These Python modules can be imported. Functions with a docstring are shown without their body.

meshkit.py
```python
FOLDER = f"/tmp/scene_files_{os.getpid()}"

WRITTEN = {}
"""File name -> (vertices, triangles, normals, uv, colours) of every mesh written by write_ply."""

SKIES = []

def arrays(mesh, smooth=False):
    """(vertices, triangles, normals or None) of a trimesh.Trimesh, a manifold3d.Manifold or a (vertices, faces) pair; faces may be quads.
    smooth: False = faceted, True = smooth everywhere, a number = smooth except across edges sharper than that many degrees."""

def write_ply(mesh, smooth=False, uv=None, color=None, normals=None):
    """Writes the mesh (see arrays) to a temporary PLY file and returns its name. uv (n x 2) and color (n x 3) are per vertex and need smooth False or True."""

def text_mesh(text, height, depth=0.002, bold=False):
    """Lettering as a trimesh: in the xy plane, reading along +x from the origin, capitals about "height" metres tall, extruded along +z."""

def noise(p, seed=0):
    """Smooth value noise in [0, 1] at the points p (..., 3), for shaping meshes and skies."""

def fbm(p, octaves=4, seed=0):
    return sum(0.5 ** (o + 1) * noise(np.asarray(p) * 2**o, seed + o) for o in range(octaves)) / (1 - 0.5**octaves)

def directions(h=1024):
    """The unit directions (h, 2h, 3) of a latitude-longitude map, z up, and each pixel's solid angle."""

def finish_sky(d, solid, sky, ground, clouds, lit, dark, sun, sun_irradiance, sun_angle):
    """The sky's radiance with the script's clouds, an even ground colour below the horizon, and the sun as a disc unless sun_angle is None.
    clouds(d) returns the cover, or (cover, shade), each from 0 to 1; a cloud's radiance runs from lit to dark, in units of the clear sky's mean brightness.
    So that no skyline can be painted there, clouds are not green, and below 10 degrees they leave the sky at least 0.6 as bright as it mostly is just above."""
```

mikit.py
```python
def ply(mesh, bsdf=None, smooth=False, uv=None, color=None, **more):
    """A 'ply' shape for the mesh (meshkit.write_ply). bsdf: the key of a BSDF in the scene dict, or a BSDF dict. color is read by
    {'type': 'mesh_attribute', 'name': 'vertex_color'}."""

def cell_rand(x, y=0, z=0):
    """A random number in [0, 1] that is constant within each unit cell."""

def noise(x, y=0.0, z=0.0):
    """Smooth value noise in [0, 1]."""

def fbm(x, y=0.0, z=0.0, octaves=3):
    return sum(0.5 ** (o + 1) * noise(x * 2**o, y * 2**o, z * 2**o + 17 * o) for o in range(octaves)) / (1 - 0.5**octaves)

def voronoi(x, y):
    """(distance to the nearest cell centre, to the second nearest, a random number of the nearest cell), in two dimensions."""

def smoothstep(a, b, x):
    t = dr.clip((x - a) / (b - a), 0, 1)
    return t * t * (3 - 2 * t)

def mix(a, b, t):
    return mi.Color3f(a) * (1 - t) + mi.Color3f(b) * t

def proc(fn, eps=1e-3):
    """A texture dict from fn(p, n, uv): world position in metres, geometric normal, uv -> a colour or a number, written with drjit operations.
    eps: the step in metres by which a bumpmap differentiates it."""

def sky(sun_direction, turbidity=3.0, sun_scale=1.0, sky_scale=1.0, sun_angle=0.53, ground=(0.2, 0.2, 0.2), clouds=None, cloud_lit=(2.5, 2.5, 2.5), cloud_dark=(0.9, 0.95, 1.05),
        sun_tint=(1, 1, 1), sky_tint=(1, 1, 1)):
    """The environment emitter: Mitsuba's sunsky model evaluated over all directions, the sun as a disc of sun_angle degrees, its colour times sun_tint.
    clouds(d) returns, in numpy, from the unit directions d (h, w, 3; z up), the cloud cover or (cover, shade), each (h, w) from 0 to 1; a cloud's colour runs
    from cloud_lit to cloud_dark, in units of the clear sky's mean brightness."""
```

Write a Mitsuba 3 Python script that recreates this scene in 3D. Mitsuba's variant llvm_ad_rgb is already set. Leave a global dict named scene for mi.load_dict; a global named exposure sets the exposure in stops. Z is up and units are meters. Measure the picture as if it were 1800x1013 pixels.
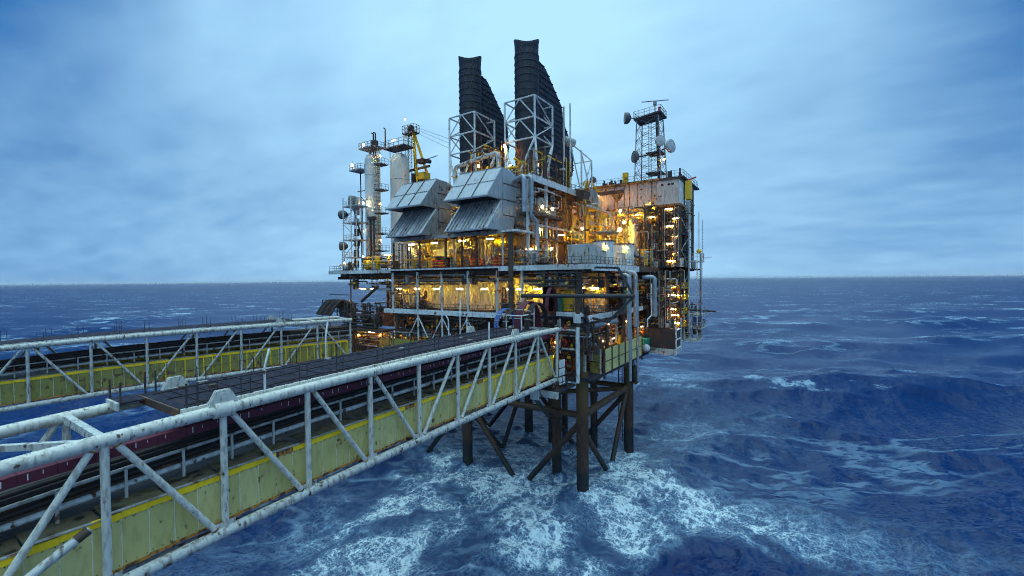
import math, random
import numpy as np, drjit as dr, trimesh, shapely.geometry as sg
import mitsuba as mi
import mikit, meshkit
from mikit import proc, fbm, noise, smoothstep, mix

scene, labels = {}, {}
T = mi.ScalarTransform4f

# ------------------------------------------------------------------ camera, sky, exposure
TH, PITCH, ROLL = math.radians(33.4), 15 / 770, 0.0094
fwd = np.array([-math.sin(TH) * math.cos(PITCH), math.cos(TH) * math.cos(PITCH), -math.sin(PITCH)])
right = np.array([math.cos(TH), math.sin(TH), 0.0])
upv = np.cross(right, fwd)
upv = upv * math.cos(ROLL) + right * math.sin(ROLL)
CAM = np.array([0.0, 0.0, 32.0])
scene['camera'] = {'type': 'perspective', 'fov': math.degrees(2 * math.atan(900 / 770)), 'fov_axis': 'x', 'near_clip': 0.1, 'far_clip': 90000.0,
                   'to_world': T().look_at(origin=CAM.tolist(), target=(CAM + fwd).tolist(), up=upv.tolist())}
exposure = 1.5


def clouds(d):
    el = np.degrees(np.arcsin(np.clip(d[..., 2], -1, 1)))
    az = np.degrees(np.arctan2(d[..., 0], d[..., 1]))                     # 0 = +y, positive to +x
    da = (az + 32 + 180) % 360 - 180
    glow = np.exp(-(da / 30.0) ** 2) * np.exp(-((el - 36) / 22.0) ** 2)        # the thin place in the cloud the last light comes through
    broad = np.maximum(np.exp(-(da / 55.0) ** 2), 0.85 * np.clip((np.abs(da) - 65) / 60, 0, 1))
    bank = np.clip((np.abs(da) - 36) / 22, 0, 1) * np.clip((125 - np.abs(da)) / 50, 0, 1) * np.clip((el - 3) / 22, 0, 1)   # thicker cloud to both sides
    q = np.stack([d[..., 0] / (0.22 + d[..., 2]), d[..., 1] / (0.22 + d[..., 2]), d[..., 2] * 0], -1)
    n1 = meshkit.fbm(q * np.array([0.55, 0.9, 1]), 5, 3)
    n2 = meshkit.fbm(q * np.array([4.0, 7.5, 1]) + 7, 5, 9)
    zen = np.clip((el - 45) / 30, 0, 1)
    s = 0.77 - 0.58 * broad - 0.27 * glow + 0.12 * np.exp(-el / 8) + 0.80 * bank - 0.35 * zen + 0.34 * (0.5 - n1) + 0.27 * (0.5 - n2)
    s = 0.755 + 0.245 * np.clip(s, 0, 1) - 0.755 * np.clip((el - 38) / 34, 0, 1)      # overhead the overcast is brightest
    return np.ones_like(el), np.clip(s, 0, 1)


scene['sky_light'] = mikit.sky([-0.5, 0.83, 0.35], turbidity=3, sun_scale=0.0, sky_scale=1.0, sun_angle=20, ground=(0.02, 0.04, 0.08), clouds=clouds,
                               cloud_lit=(10.6, 16.4, 17.6), cloud_dark=(0.08, 0.80, 2.45))

# ------------------------------------------------------------------ materials
def twos(b):
    return {'type': 'twosided', 'bsdf': b}


def P(col, rough=0.5, metallic=0.0, spec=0.5):
    c = col if isinstance(col, dict) else {'type': 'rgb', 'value': list(col)}
    return twos({'type': 'principled', 'base_color': c, 'roughness': rough, 'metallic': metallic, 'specular': spec})


def worn(base, dirt, rust, amt, sc=1.0, streak=0.5):
    """painted steel: dirt streaks that run down, rust where the paint has gone"""
    def fn(p, n, uv):
        a = fbm(p.x * 1.1 * sc, p.y * 1.1 * sc, p.z * 1.1 * sc, 4)
        b = fbm(p.x * 2.9 * sc + 5, p.y * 2.9 * sc, p.z * 0.7 * sc, 3)
        c = mix(base, dirt, smoothstep(0.42, 0.78, b) * streak)
        return mix(c, rust, smoothstep(0.80 - amt, 0.86 - amt * 0.9, 0.62 * a + 0.38 * b))
    return proc(fn)


RUST = (0.13, 0.05, 0.022)
scene['white_paint'] = P(worn((0.66, 0.68, 0.68), (0.30, 0.27, 0.24), RUST, 0.18, 1.6, 0.6), 0.45)
scene['bridge_white'] = P(worn((0.62, 0.59, 0.53), (0.26, 0.22, 0.18), (0.10, 0.045, 0.025), 0.15, 2.9, 0.7), 0.4)
scene['bridge_rusty'] = P(worn((0.50, 0.50, 0.48), (0.18, 0.14, 0.11), (0.085, 0.04, 0.022), 0.18, 2.2, 0.9), 0.5)
scene['rust_steel'] = P(worn((0.075, 0.042, 0.028), (0.03, 0.02, 0.016), (0.15, 0.065, 0.025), 0.24, 0.9, 0.8), 0.6)
scene['dark_steel'] = P(worn((0.040, 0.034, 0.034), (0.018, 0.016, 0.018), (0.085, 0.038, 0.02), 0.22, 1.1, 0.7), 0.55)
scene['stack_black'] = P(worn((0.014, 0.014, 0.025), (0.032, 0.032, 0.050), (0.012, 0.011, 0.016), 0.27, 0.8, 0.8), 0.6)
scene['cladding_metal'] = P(worn((0.50, 0.51, 0.54), (0.34, 0.34, 0.37), (0.26, 0.22, 0.19), 0.14, 0.8, 0.5), 0.40, 0.35)
scene['grey_paint'] = P(worn((0.30, 0.29, 0.29), (0.16, 0.14, 0.13), RUST, 0.22, 1.0, 0.7), 0.5)
scene['block_wall'] = P(worn((0.62, 0.52, 0.48), (0.36, 0.25, 0.19), (0.19, 0.08, 0.035), 0.17, 1.1, 0.7), 0.85, 0, 0.1)
scene['bay_wall'] = P(worn((0.55, 0.50, 0.36), (0.34, 0.27, 0.16), (0.19, 0.09, 0.035), 0.16, 1.1, 0.7), 0.9, 0, 0.08)
scene['vessel_white'] = P(worn((0.70, 0.69, 0.66), (0.52, 0.49, 0.44), (0.22, 0.12, 0.07), 0.09, 0.9, 0.5), 0.75, 0, 0.15)
scene['green_panel'] = P(worn((0.52, 0.44, 0.16), (0.38, 0.31, 0.10), (0.16, 0.10, 0.03), 0.15, 1.6, 0.6), 0.55)
scene['green_panel_pale'] = P(worn((0.57, 0.49, 0.20), (0.42, 0.35, 0.13), (0.16, 0.10, 0.03), 0.14, 1.7, 0.6), 0.55)
scene['olive_panel'] = P(worn((0.27, 0.24, 0.055), (0.17, 0.13, 0.04), (0.13, 0.06, 0.02), 0.22, 1.5, 0.7), 0.55)
scene['yellow_paint'] = P(worn((0.85, 0.47, 0.012), (0.60, 0.31, 0.015), (0.22, 0.09, 0.02), 0.17, 1.5, 0.5), 0.45)
scene['safety_yellow'] = P(worn((0.95, 0.60, 0.008), (0.75, 0.44, 0.01), (0.35, 0.15, 0.02), 0.10, 1.5, 0.4), 0.5)
scene['orange_rust'] = P(worn((0.42, 0.17, 0.03), (0.16, 0.07, 0.03), (0.07, 0.035, 0.02), 0.30, 1.9, 0.8), 0.6)
scene['maroon'] = P((0.105, 0.013, 0.028), 0.5)
scene['black_pipe'] = P((0.032, 0.021, 0.020), 0.55, 0, 0.3)
scene['floor_brown'] = P(worn((0.115, 0.095, 0.06), (0.05, 0.04, 0.03), (0.03, 0.025, 0.02), 0.26, 0.9, 0.8), 0.95, 0, 0.1)
scene['deck_dark'] = P(worn((0.024, 0.023, 0.036), (0.055, 0.050, 0.072), (0.048, 0.032, 0.036), 0.20, 1.4, 0.8), 0.95, 0, 0.08)
scene['silver_pipe'] = P(worn((0.36, 0.39, 0.44), (0.22, 0.22, 0.24), RUST, 0.12, 1.5, 0.7), 0.42, 0.4)
scene['pale_pipe'] = P(worn((0.50, 0.50, 0.48), (0.26, 0.20, 0.14), RUST, 0.22, 1.2, 0.7), 0.45)
scene['red_paint'] = P((0.55, 0.035, 0.02), 0.4)
scene['green_paint'] = P((0.03, 0.28, 0.19), 0.45)
scene['blue_cable'] = P((0.06, 0.13, 0.36), 0.5)
scene['lens_glass'] = P((0.55, 0.57, 0.58), 0.35)
scene['dish_white'] = P((0.46, 0.46, 0.47), 0.5)
scene['dish_dark'] = P((0.10, 0.095, 0.10), 0.5)


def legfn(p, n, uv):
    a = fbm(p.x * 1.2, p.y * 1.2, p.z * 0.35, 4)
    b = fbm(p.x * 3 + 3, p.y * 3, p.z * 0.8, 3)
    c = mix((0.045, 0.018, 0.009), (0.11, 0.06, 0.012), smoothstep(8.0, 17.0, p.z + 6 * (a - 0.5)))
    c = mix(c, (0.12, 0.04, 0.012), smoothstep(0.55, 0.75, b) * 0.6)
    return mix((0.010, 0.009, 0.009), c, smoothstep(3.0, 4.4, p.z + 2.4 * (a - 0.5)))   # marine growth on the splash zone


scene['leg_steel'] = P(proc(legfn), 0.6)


def foam_amount(p):
    """where aerated water lies: churned round the legs and trailing down-wind from them, and breaking crests elsewhere"""
    x, y = p.x, p.y
    wx = x + 5.0 * (fbm(x * 0.11, y * 0.11, 3.0, 3) - 0.5) * 2
    wy = y + 5.0 * (fbm(x * 0.11, y * 0.11, 9.0, 3) - 0.5) * 2

    def blob(cx, cy, rx, ry, ang):
        c, s = math.cos(ang), math.sin(ang)
        u, v = ((wx - cx) * c + (wy - cy) * s) / rx, (-(wx - cx) * s + (wy - cy) * c) / ry
        return dr.exp(-(u * u + v * v))
    d = 1.0 * blob(-38, 64, 20, 19, 0) + 0.9 * blob(-25, 53, 12, 14, 0.5) + 0.8 * blob(-18, 63, 17, 8, 0.2) + 0.6 * blob(-4, 65, 17, 5, 0.05) \
        + 0.7 * blob(-24, 43, 8, 15, 0.3) + 0.85 * blob(-50, 48, 16, 11, 1.2) + 0.6 * blob(-46, 34, 14, 6, 1.0) + 0.5 * blob(-36, 140, 22, 14, 0.5) \
        + 0.55 * blob(-40, 38, 11, 7, 0.6) + 0.40 * blob(-24, 100, 18, 12, 0.5) - 0.6 * blob(-13, 50, 7, 8, 0.3) - 0.4 * blob(-30, 36, 5, 5, 0)
    for lx in (-27.0, -49.0):
        for ly in (59.6, 80.4):
            d = d + 1.1 * dr.exp(-(dr.square(x - lx) + dr.square(y - ly)) / 6.0)
    d = dr.maximum(d, 0.0)
    d = dr.minimum(d, 1.0)
    def ridge(a, b, c, o):
        return 1 - dr.abs(2 * fbm(a, b, c, o) - 1)
    r1 = ridge(x * 0.42 + wx * 0.1, y * 0.42 + wy * 0.1, 1.0, 4)
    r2 = ridge(x * 1.3 + 11, y * 1.3, 5.0, 3)
    web = smoothstep(0.78, 1.0, r1) * 0.75 + smoothstep(0.80, 1.0, r2) * 0.6
    rx, ry = wx + 38.0, wy - 70.0
    rr = dr.sqrt(rx * rx + ry * ry)
    streaky = fbm(dr.atan2(ry, rx) * 7.0 + 0.25 * rr / 10.0, rr * 0.055, 2.0, 4)         # drawn out away from the legs
    soft = 0.55 * fbm(wx * 0.20, wy * 0.20, 2.0, 4) + 0.45 * streaky
    fine = ridge(x * 3.1, y * 3.1 + 3, 6.0, 2)
    f = d * (0.10 + 0.22 * smoothstep(0.38, 0.70, soft) + (0.66 * web + 0.44 * smoothstep(0.70, 1.0, fine)) * smoothstep(0.33, 0.58, soft))
    near_f = f
    vis = smoothstep(3500.0, 700.0, dr.sqrt(dr.square(x + 40) + dr.square(y - 70)))
    f = mi.Float(0)
    # streaks the wind has drawn out on open water
    u, v = x * 0.83 + y * 0.55, -x * 0.55 + y * 0.83
    st = ridge(u * 0.050 + 0.4 * noise(u * 0.05, v * 0.05), v * 0.16, 4.0, 4)
    gate = smoothstep(0.50, 0.74, fbm(u * 0.022, v * 0.035, 7.0, 3))
    f = f + 0.30 * smoothstep(0.84, 1.0, st) * gate * smoothstep(0.4, 0.9, ridge(u * 0.5, v * 1.2, 9.0, 3))
    # whitecaps on the highest crests
    cap = smoothstep(1.0, 2.3, p.z + 2.2 * (fbm(u * 0.10, v * 0.28, 8.0, 4) - 0.5)) * smoothstep(0.58, 0.68, fbm(u * 0.10, v * 0.16, 12.0, 3))
    ragged = ridge(x * 0.8, y * 0.8, 15.0, 3)
    f = f + 0.55 * cap * smoothstep(0.55, 0.95, ragged)
    far = smoothstep(90.0, 500.0, dr.sqrt((x + 40) * (x + 40) + (y - 70) * (y - 70)))
    f = f + 0.7 * far * smoothstep(0.655, 0.74, fbm(u * 0.020, v * 0.075, 21.0, 4)) * smoothstep(0.4, 0.7, fbm(u * 0.15, v * 0.4, 3.0, 2))
    return dr.clip(near_f + f * vis, 0, 1)


def ripple(p, n, uv):
    u, v = p.x * 0.83 + p.y * 0.55, -p.x * 0.55 + p.y * 0.83
    near = smoothstep(650.0, 120.0, dr.sqrt(dr.square(p.x + 20) + dr.square(p.y - 50)))      # past that the ripples are finer than the mesh of the picture
    return (fbm(u * 0.7, v * 1.3, 0.0, 3) * 0.25 + fbm(u * 2.6 + 4, v * 3.9, 2.0, 2) * 0.07) * near


def foam_colour(p, n, uv):
    return mix((0.30, 0.46, 0.62), (0.58, 0.68, 0.74), smoothstep(0.3, 0.9, foam_amount(p)))


scene['water'] = {'type': 'blendbsdf', 'weight': proc(lambda p, n, uv: foam_amount(p)),
                  'a': {'type': 'bumpmap', 'arbitrary': proc(ripple, 0.06), 'scale': 1.0,
                        'b': {'type': 'principled', 'base_color': {'type': 'rgb', 'value': [0.0022, 0.019, 0.088]}, 'roughness': proc(lambda p, n, uv: mi.Float(0.13) + 0.27 * smoothstep(80.0, 600.0, dr.sqrt(dr.square(p.x + 20) + dr.square(p.y - 50)))), 'specular': 0.14}},
                  'b': {'type': 'diffuse', 'reflectance': proc(foam_colour)}}


# ------------------------------------------------------------------ mesh helpers: (vertices, triangles) with vertices split at hard edges
A = np.asarray


def join(*ms):
    ms = [m for m in ms if m is not None and len(m[0])]
    vs, fs, k = [], [], 0
    for v, f in ms:
        vs.append(v); fs.append(A(f) + k); k += len(v)
    return np.vstack(vs), np.vstack(fs)


def quads(*qs):
    v = np.vstack([A(q, float) for q in qs])
    n = len(qs)
    b = np.arange(n)[:, None] * 4
    return v, np.vstack([b + [0, 1, 2], b + [0, 2, 3]])


def hexa(c):
    """8 corners: 0-3 bottom ring, 4-7 top ring"""
    c = [A(x, float) for x in c]
    return quads([c[3], c[2], c[1], c[0]], [c[4], c[5], c[6], c[7]], [c[0], c[1], c[5], c[4]], [c[1], c[2], c[6], c[5]], [c[2], c[3], c[7], c[6]], [c[3], c[0], c[4], c[7]])


def box(x0, x1, y0, y1, z0, z1):
    return hexa([(x0, y0, z0), (x1, y0, z0), (x1, y1, z0), (x0, y1, z0), (x0, y0, z1), (x1, y0, z1), (x1, y1, z1), (x0, y1, z1)])


def frame(d):
    d = A(d, float) / np.linalg.norm(d)
    a = np.cross(d, (0, 0, 1.0) if abs(d[2]) < 0.95 else (1.0, 0, 0))
    a /= np.linalg.norm(a)
    return d, a, np.cross(a, d)


def beam(p, q, w, h=None):
    """rectangular bar from p to q, w wide and h tall"""
    h = h or w
    p, q = A(p, float), A(q, float)
    d, a, b = frame(q - p)
    a, b = a * w / 2, b * h / 2
    return hexa([p - a - b, p + a - b, p + a + b, p - a + b, q - a - b, q + a - b, q + a + b, q - a + b])


def ptube(pts, r, n=8, caps=True):
    p = A(pts, float)
    t = np.vstack([p[1] - p[0], p[2:] - p[:-2], p[-1] - p[-2]]) if len(p) > 2 else np.vstack([p[1] - p[0]] * 2)
    t /= np.linalg.norm(t, axis=1, keepdims=True)
    _, a, _ = frame(t[0])
    r = np.broadcast_to(r, (len(p),))
    ang = np.arange(n) * 2 * np.pi / n
    rings = []
    for i in range(len(p)):
        a = a - t[i] * (a @ t[i]); a /= np.linalg.norm(a)
        b = np.cross(t[i], a)
        rings.append(p[i] + r[i] * (np.cos(ang)[:, None] * a + np.sin(ang)[:, None] * b))
    v = np.vstack(rings)
    i, j = np.meshgrid(np.arange(len(p) - 1), np.arange(n), indexing='ij')
    q = np.stack([i * n + j, i * n + (j + 1) % n, (i + 1) * n + (j + 1) % n, (i + 1) * n + j], -1).reshape(-1, 4)
    f = np.vstack([q[:, [0, 1, 2]], q[:, [0, 2, 3]]])
    if caps:
        k = len(v)
        v = np.vstack([v, rings[0], rings[-1]])
        fan = np.array([[0, m + 1, m] for m in range(1, n - 1)])
        f = np.vstack([f, fan + k, fan[:, ::-1] + k + n])
    return v, f


def tube(p, q, r, n=8, caps=True):
    return ptube([p, q], r, n, caps)


def bend(pts, rad=0.4, k=4):
    """rounds the corners of a polyline as pipe elbows are"""
    p = [A(x, float) for x in pts]
    out = [p[0]]
    for i in range(1, len(p) - 1):
        a, b = p[i - 1] - p[i], p[i + 1] - p[i]
        la, lb = np.linalg.norm(a), np.linalg.norm(b)
        m = min(rad, la * 0.45, lb * 0.45)
        s, e = p[i] + a / la * m, p[i] + b / lb * m
        for u in np.linspace(0, 1, k + 1):
            out.append((1 - u) ** 2 * s + 2 * u * (1 - u) * p[i] + u * u * e)
    return out + [p[-1]]


def lathe(prof, n=24, c=(0, 0, 0), axis=None):
    prof = A(prof, float)
    ang = np.arange(n) * 2 * np.pi / n
    v = np.concatenate([np.stack([r * np.cos(ang), r * np.sin(ang), np.full(n, z)], 1) for r, z in prof])
    i, j = np.meshgrid(np.arange(len(prof) - 1), np.arange(n), indexing='ij')
    q = np.stack([i * n + j, i * n + (j + 1) % n, (i + 1) * n + (j + 1) % n, (i + 1) * n + j], -1).reshape(-1, 4)
    if axis is not None:
        d, a, b = frame(axis)
        v = v[:, :1] * a + v[:, 1:2] * b + v[:, 2:] * d
    return v + A(c, float), np.vstack([q[:, [0, 1, 2]], q[:, [0, 2, 3]]])


def capsule(c, r, h, n=20, axis=None):
    """vessel with domed ends, of total height h, standing on c"""
    k = np.linspace(0, np.pi / 2, 6)
    prof = [(r * math.cos(a), r * 0.5 * (1 - math.sin(a))) for a in k[::-1]] + [(r * math.cos(a), h - r * 0.5 * (1 - math.sin(a))) for a in k]
    return lathe(prof, n, c, axis)


def drum(c, r, h, n=18, axis=None):
    e = min(0.04, r * 0.1)
    return lathe([(0.001, 0), (r - e, 0), (r, e), (r, h - e), (r - e, h), (0.001, h)], n, c, axis)


def ball(c, r, n=10):
    k = np.linspace(-np.pi / 2, np.pi / 2, n // 2 + 2)
    return lathe([(max(r * math.cos(a), 1e-3), r * math.sin(a)) for a in k], n, c)


def corr(o, u, v, ribs, depth, duty=0.5):
    """trapezoid-ribbed sheet: ribs run along v, stand out along u x v"""
    o, u, v = A(o, float), A(u, float), A(v, float)
    nn = np.cross(u, v); nn /= np.linalg.norm(nn)
    xs, hs = [], []
    for i in range(ribs):
        for f, h in ((0.0, 0), (1 - duty - 0.12, 0), (1 - duty, depth), (0.88, depth), (1.0, 0)):
            if f == 1.0 and i < ribs - 1:
                continue
            xs.append((i + f) / ribs); hs.append(h)
    a = [o + u * x + nn * h for x, h in zip(xs, hs)]
    return quads(*[[a[i], a[i + 1], a[i + 1] + v, a[i] + v] for i in range(len(a) - 1)])


def prism(pts, d):
    """convex polygon (3d points) thickened by the vector d"""
    p = A(pts, float); n = len(p); q = p + A(d, float)
    fan = np.array([[0, i, i + 1] for i in range(1, n - 1)])
    v = np.vstack([p, q]); f = np.vstack([fan[:, ::-1], fan + n])
    return join((v, f), quads(*[[p[i], p[(i + 1) % n], q[(i + 1) % n], q[i]] for i in range(n)]))


def grid_rail(pts, h=1.1, post=1.6, r=0.03, closed=False):
    """(rails, posts) of a guard rail along the polyline"""
    rails, posts = [], []
    p = [A(x, float) for x in pts]
    for a, b in zip(p[:-1], p[1:]):
        for z in (h, h * 0.55, 0.12):
            rails.append(beam(a + (0, 0, z), b + (0, 0, z), r * 1.8))
        m = max(1, int(round(np.linalg.norm(b - a) / post)))
        for i in range(m + 1):
            c = a + (b - a) * i / m
            posts.append(beam(c, c + (0, 0, h), r * 2))
    return join(*rails), join(*posts)


# ------------------------------------------------------------------ scene helpers
def number(key):
    if key not in labels and key not in scene:
        return key
    i = 1
    while f'{key}_{i:03d}' in scene or f'{key}_{i:03d}' in labels:
        i += 1
    return f'{key}_{i:03d}'


_count = {}


def thing(key, label, cat, group=None, kind=None):
    key = number(key)
    labels[key] = {'label': label, 'category': cat}
    if group:
        labels[key]['group'] = group
    return key


def shape(mesh, mat, emit=None, xf=None):
    s = mikit.ply(mesh, mat, smooth=True)
    if emit is not None:
        s['emitter'] = {'type': 'area', 'radiance': {'type': 'rgb', 'value': list(emit)}}
    if xf is not None:
        s['to_world'] = xf
    return s


def part(parent, name, mesh, mat, label=None, kind=None, emit=None, xf=None):
    base = f'{parent}__{name}'
    k = _count.get(base, 0); _count[base] = k + 1
    key = base if k == 0 else f'{base}_{k:03d}'
    scene[key] = shape(mesh, mat, emit, xf)
    if label or kind:
        labels[key] = {}
        if label:
            labels[key]['label'] = label
        if kind:
            labels[key]['kind'] = kind
    return key


def single(key, mesh, mat, label, cat, group=None, emit=None):
    key = thing(key, label, cat, group)
    scene[key] = shape(mesh, mat, emit)
    return key


def structure(key, mesh, mat):
    scene[key] = shape(mesh, mat)
    labels[key] = {'kind': 'structure', 'label': 'rough dark blue sea with white foam churning round the platform legs', 'category': 'sea'}


def rail(pts, label, h=1.1, post=1.6, r=0.03, mat='dark_steel'):
    k = thing('guard_rail', label, 'railing')
    a, b = grid_rail(pts, h, post, r)
    part(k, 'rails', a, mat, kind='stuff'); part(k, 'stanchions', b, mat, kind='stuff')
    return k


# ------------------------------------------------------------------ the sea
def build_sea():
    rng = np.random.RandomState(5)
    r = [10.0]
    while r[-1] < 37000:
        d = r[-1]
        r.append(d + min(max(d * d / (438 * 32.0) * 0.85, 0.17), d * 0.06))
    r = A(r)
    mid = math.pi / 2 + TH
    a = np.concatenate([np.arange(mid - 1.04, mid + 1.04, 0.0021), np.arange(mid + 1.04, mid - 1.04 + 2 * math.pi, 0.03)])
    R, AN = np.meshgrid(r, a, indexing='ij')
    X, Y = R * np.cos(AN), R * np.sin(AN)
    dr_ = np.gradient(r)[:, None]
    Z, DX, DY = np.zeros_like(X), np.zeros_like(X), np.zeros_like(X)
    main = math.atan2(-0.835, 0.55) + 0.25
    lam = np.geomspace(0.9, 62, 84)
    for i, L in enumerate(lam):
        k = 2 * math.pi / L
        th = main + rng.normal() * (0.5 if L > 4 else 0.8)
        amp = 0.105 * L ** 0.62 * rng.uniform(0.6, 1.25) * 0.30
        amp = min(amp, 0.065 / k) * (0.72 if 5 < L < 30 else 1.0)
        c, s = math.cos(th), math.sin(th)
        fade = np.clip((L / dr_ - 3) / 3.0, 0, 1)
        ph = k * (X * c + Y * s) + rng.uniform(0, 2 * math.pi)
        sn, cs = np.sin(ph), np.cos(ph)
        Z += amp * fade * cs
        DX -= 1.0 * amp * fade * c * sn
        DY -= 1.0 * amp * fade * s * sn
    # the swell: long crests square to the view
    th = math.atan2(-0.835, 0.55)
    c, s = math.cos(th), math.sin(th)
    warp = 14 * (meshkit.fbm(np.stack([X * 0.012, Y * 0.012, X * 0], -1), 3, 2) - 0.5) * 2
    crest = -36.88 * c + 122.08 * s
    for L, amp, off in ((88.0, 2.6, 0.0), (131.0, 1.0, 30.0)):
        k = 2 * math.pi / L
        fade = np.clip((L / dr_ - 3) / 3.0, 0, 1)
        ph = k * (X * c + Y * s - crest + warp + off)
        Z += amp * fade * 0.72 * (np.cos(ph) + 0.18 * np.cos(2 * ph)) * np.clip((R - 45) / 60, 0.25, 1)
        DX -= 0.6 * amp * fade * c * np.sin(ph); DY -= 0.6 * amp * fade * s * np.sin(ph)
    near = np.clip((600 - R) / 400, 0, 1)
    rough = meshkit.fbm(np.stack([X * 0.55, Y * 0.55, X * 0], -1), 4, 21) - 0.5
    Z += near * 0.5 * rough
    for lx, ly in ((-27, 59.6), (-27, 80.4), (-49, 59.6), (-49, 80.4), (-33.2, 63.2), (-37.5, 59.6), (-27, 70.4)):
        q2 = (X + DX - lx) ** 2 + (Y + DY - ly) ** 2
        m_ = q2 < 60
        Z[m_] += (0.85 * np.exp(-q2[m_] / 2.6) * (0.3 + 1.4 * meshkit.fbm(np.stack([X[m_] * 1.9, Y[m_] * 1.9, X[m_] * 0], -1), 3, 33)))
    v = np.stack([X + DX, Y + DY, Z], -1).reshape(-1, 3)
    m, n = X.shape
    i, j = np.meshgrid(np.arange(m - 1), np.arange(n), indexing='ij')
    q = np.stack([i * n + j, (i + 1) * n + j, (i + 1) * n + (j + 1) % n, i * n + (j + 1) % n], -1).reshape(-1, 4)
    return v, np.vstack([q[:, [0, 1, 2]], q[:, [0, 2, 3]]])


structure('sea', build_sea(), 'water')


# ------------------------------------------------------------------ the two link bridges
def padeye(c, along):
    """lifting lug: two cheek plates with a hole, on a saddle"""
    poly = sg.Polygon([(-0.75, -0.35), (0.75, -0.35), (0.62, 0.05), (0.30, 0.62), (-0.30, 0.62), (-0.62, 0.05)]).buffer(0.12).difference(sg.Point(0, 0.42).buffer(0.13))
    m = trimesh.creation.extrude_polygon(poly, 0.10, engine='earcut')
    v = A(m.vertices)
    outs = []
    for s in (-0.16, 0.06):
        w = np.stack([np.full(len(v), 0.0) + v[:, 2] + s, v[:, 0], v[:, 1]], 1) + A(c)
        f = A(m.faces)
        outs.append((w[f].reshape(-1, 3), np.arange(len(f) * 3).reshape(-1, 3)))
    outs.append(ptube([A(c) + (0, -0.5, -0.42), A(c) + (0, 0.5, -0.42)], 0.47, 20))
    outs.append(tube(A(c) + (-0.2, 0, 0.42), A(c) + (0.2, 0, 0.42), 0.2, 14))
    return join(*outs)


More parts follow.
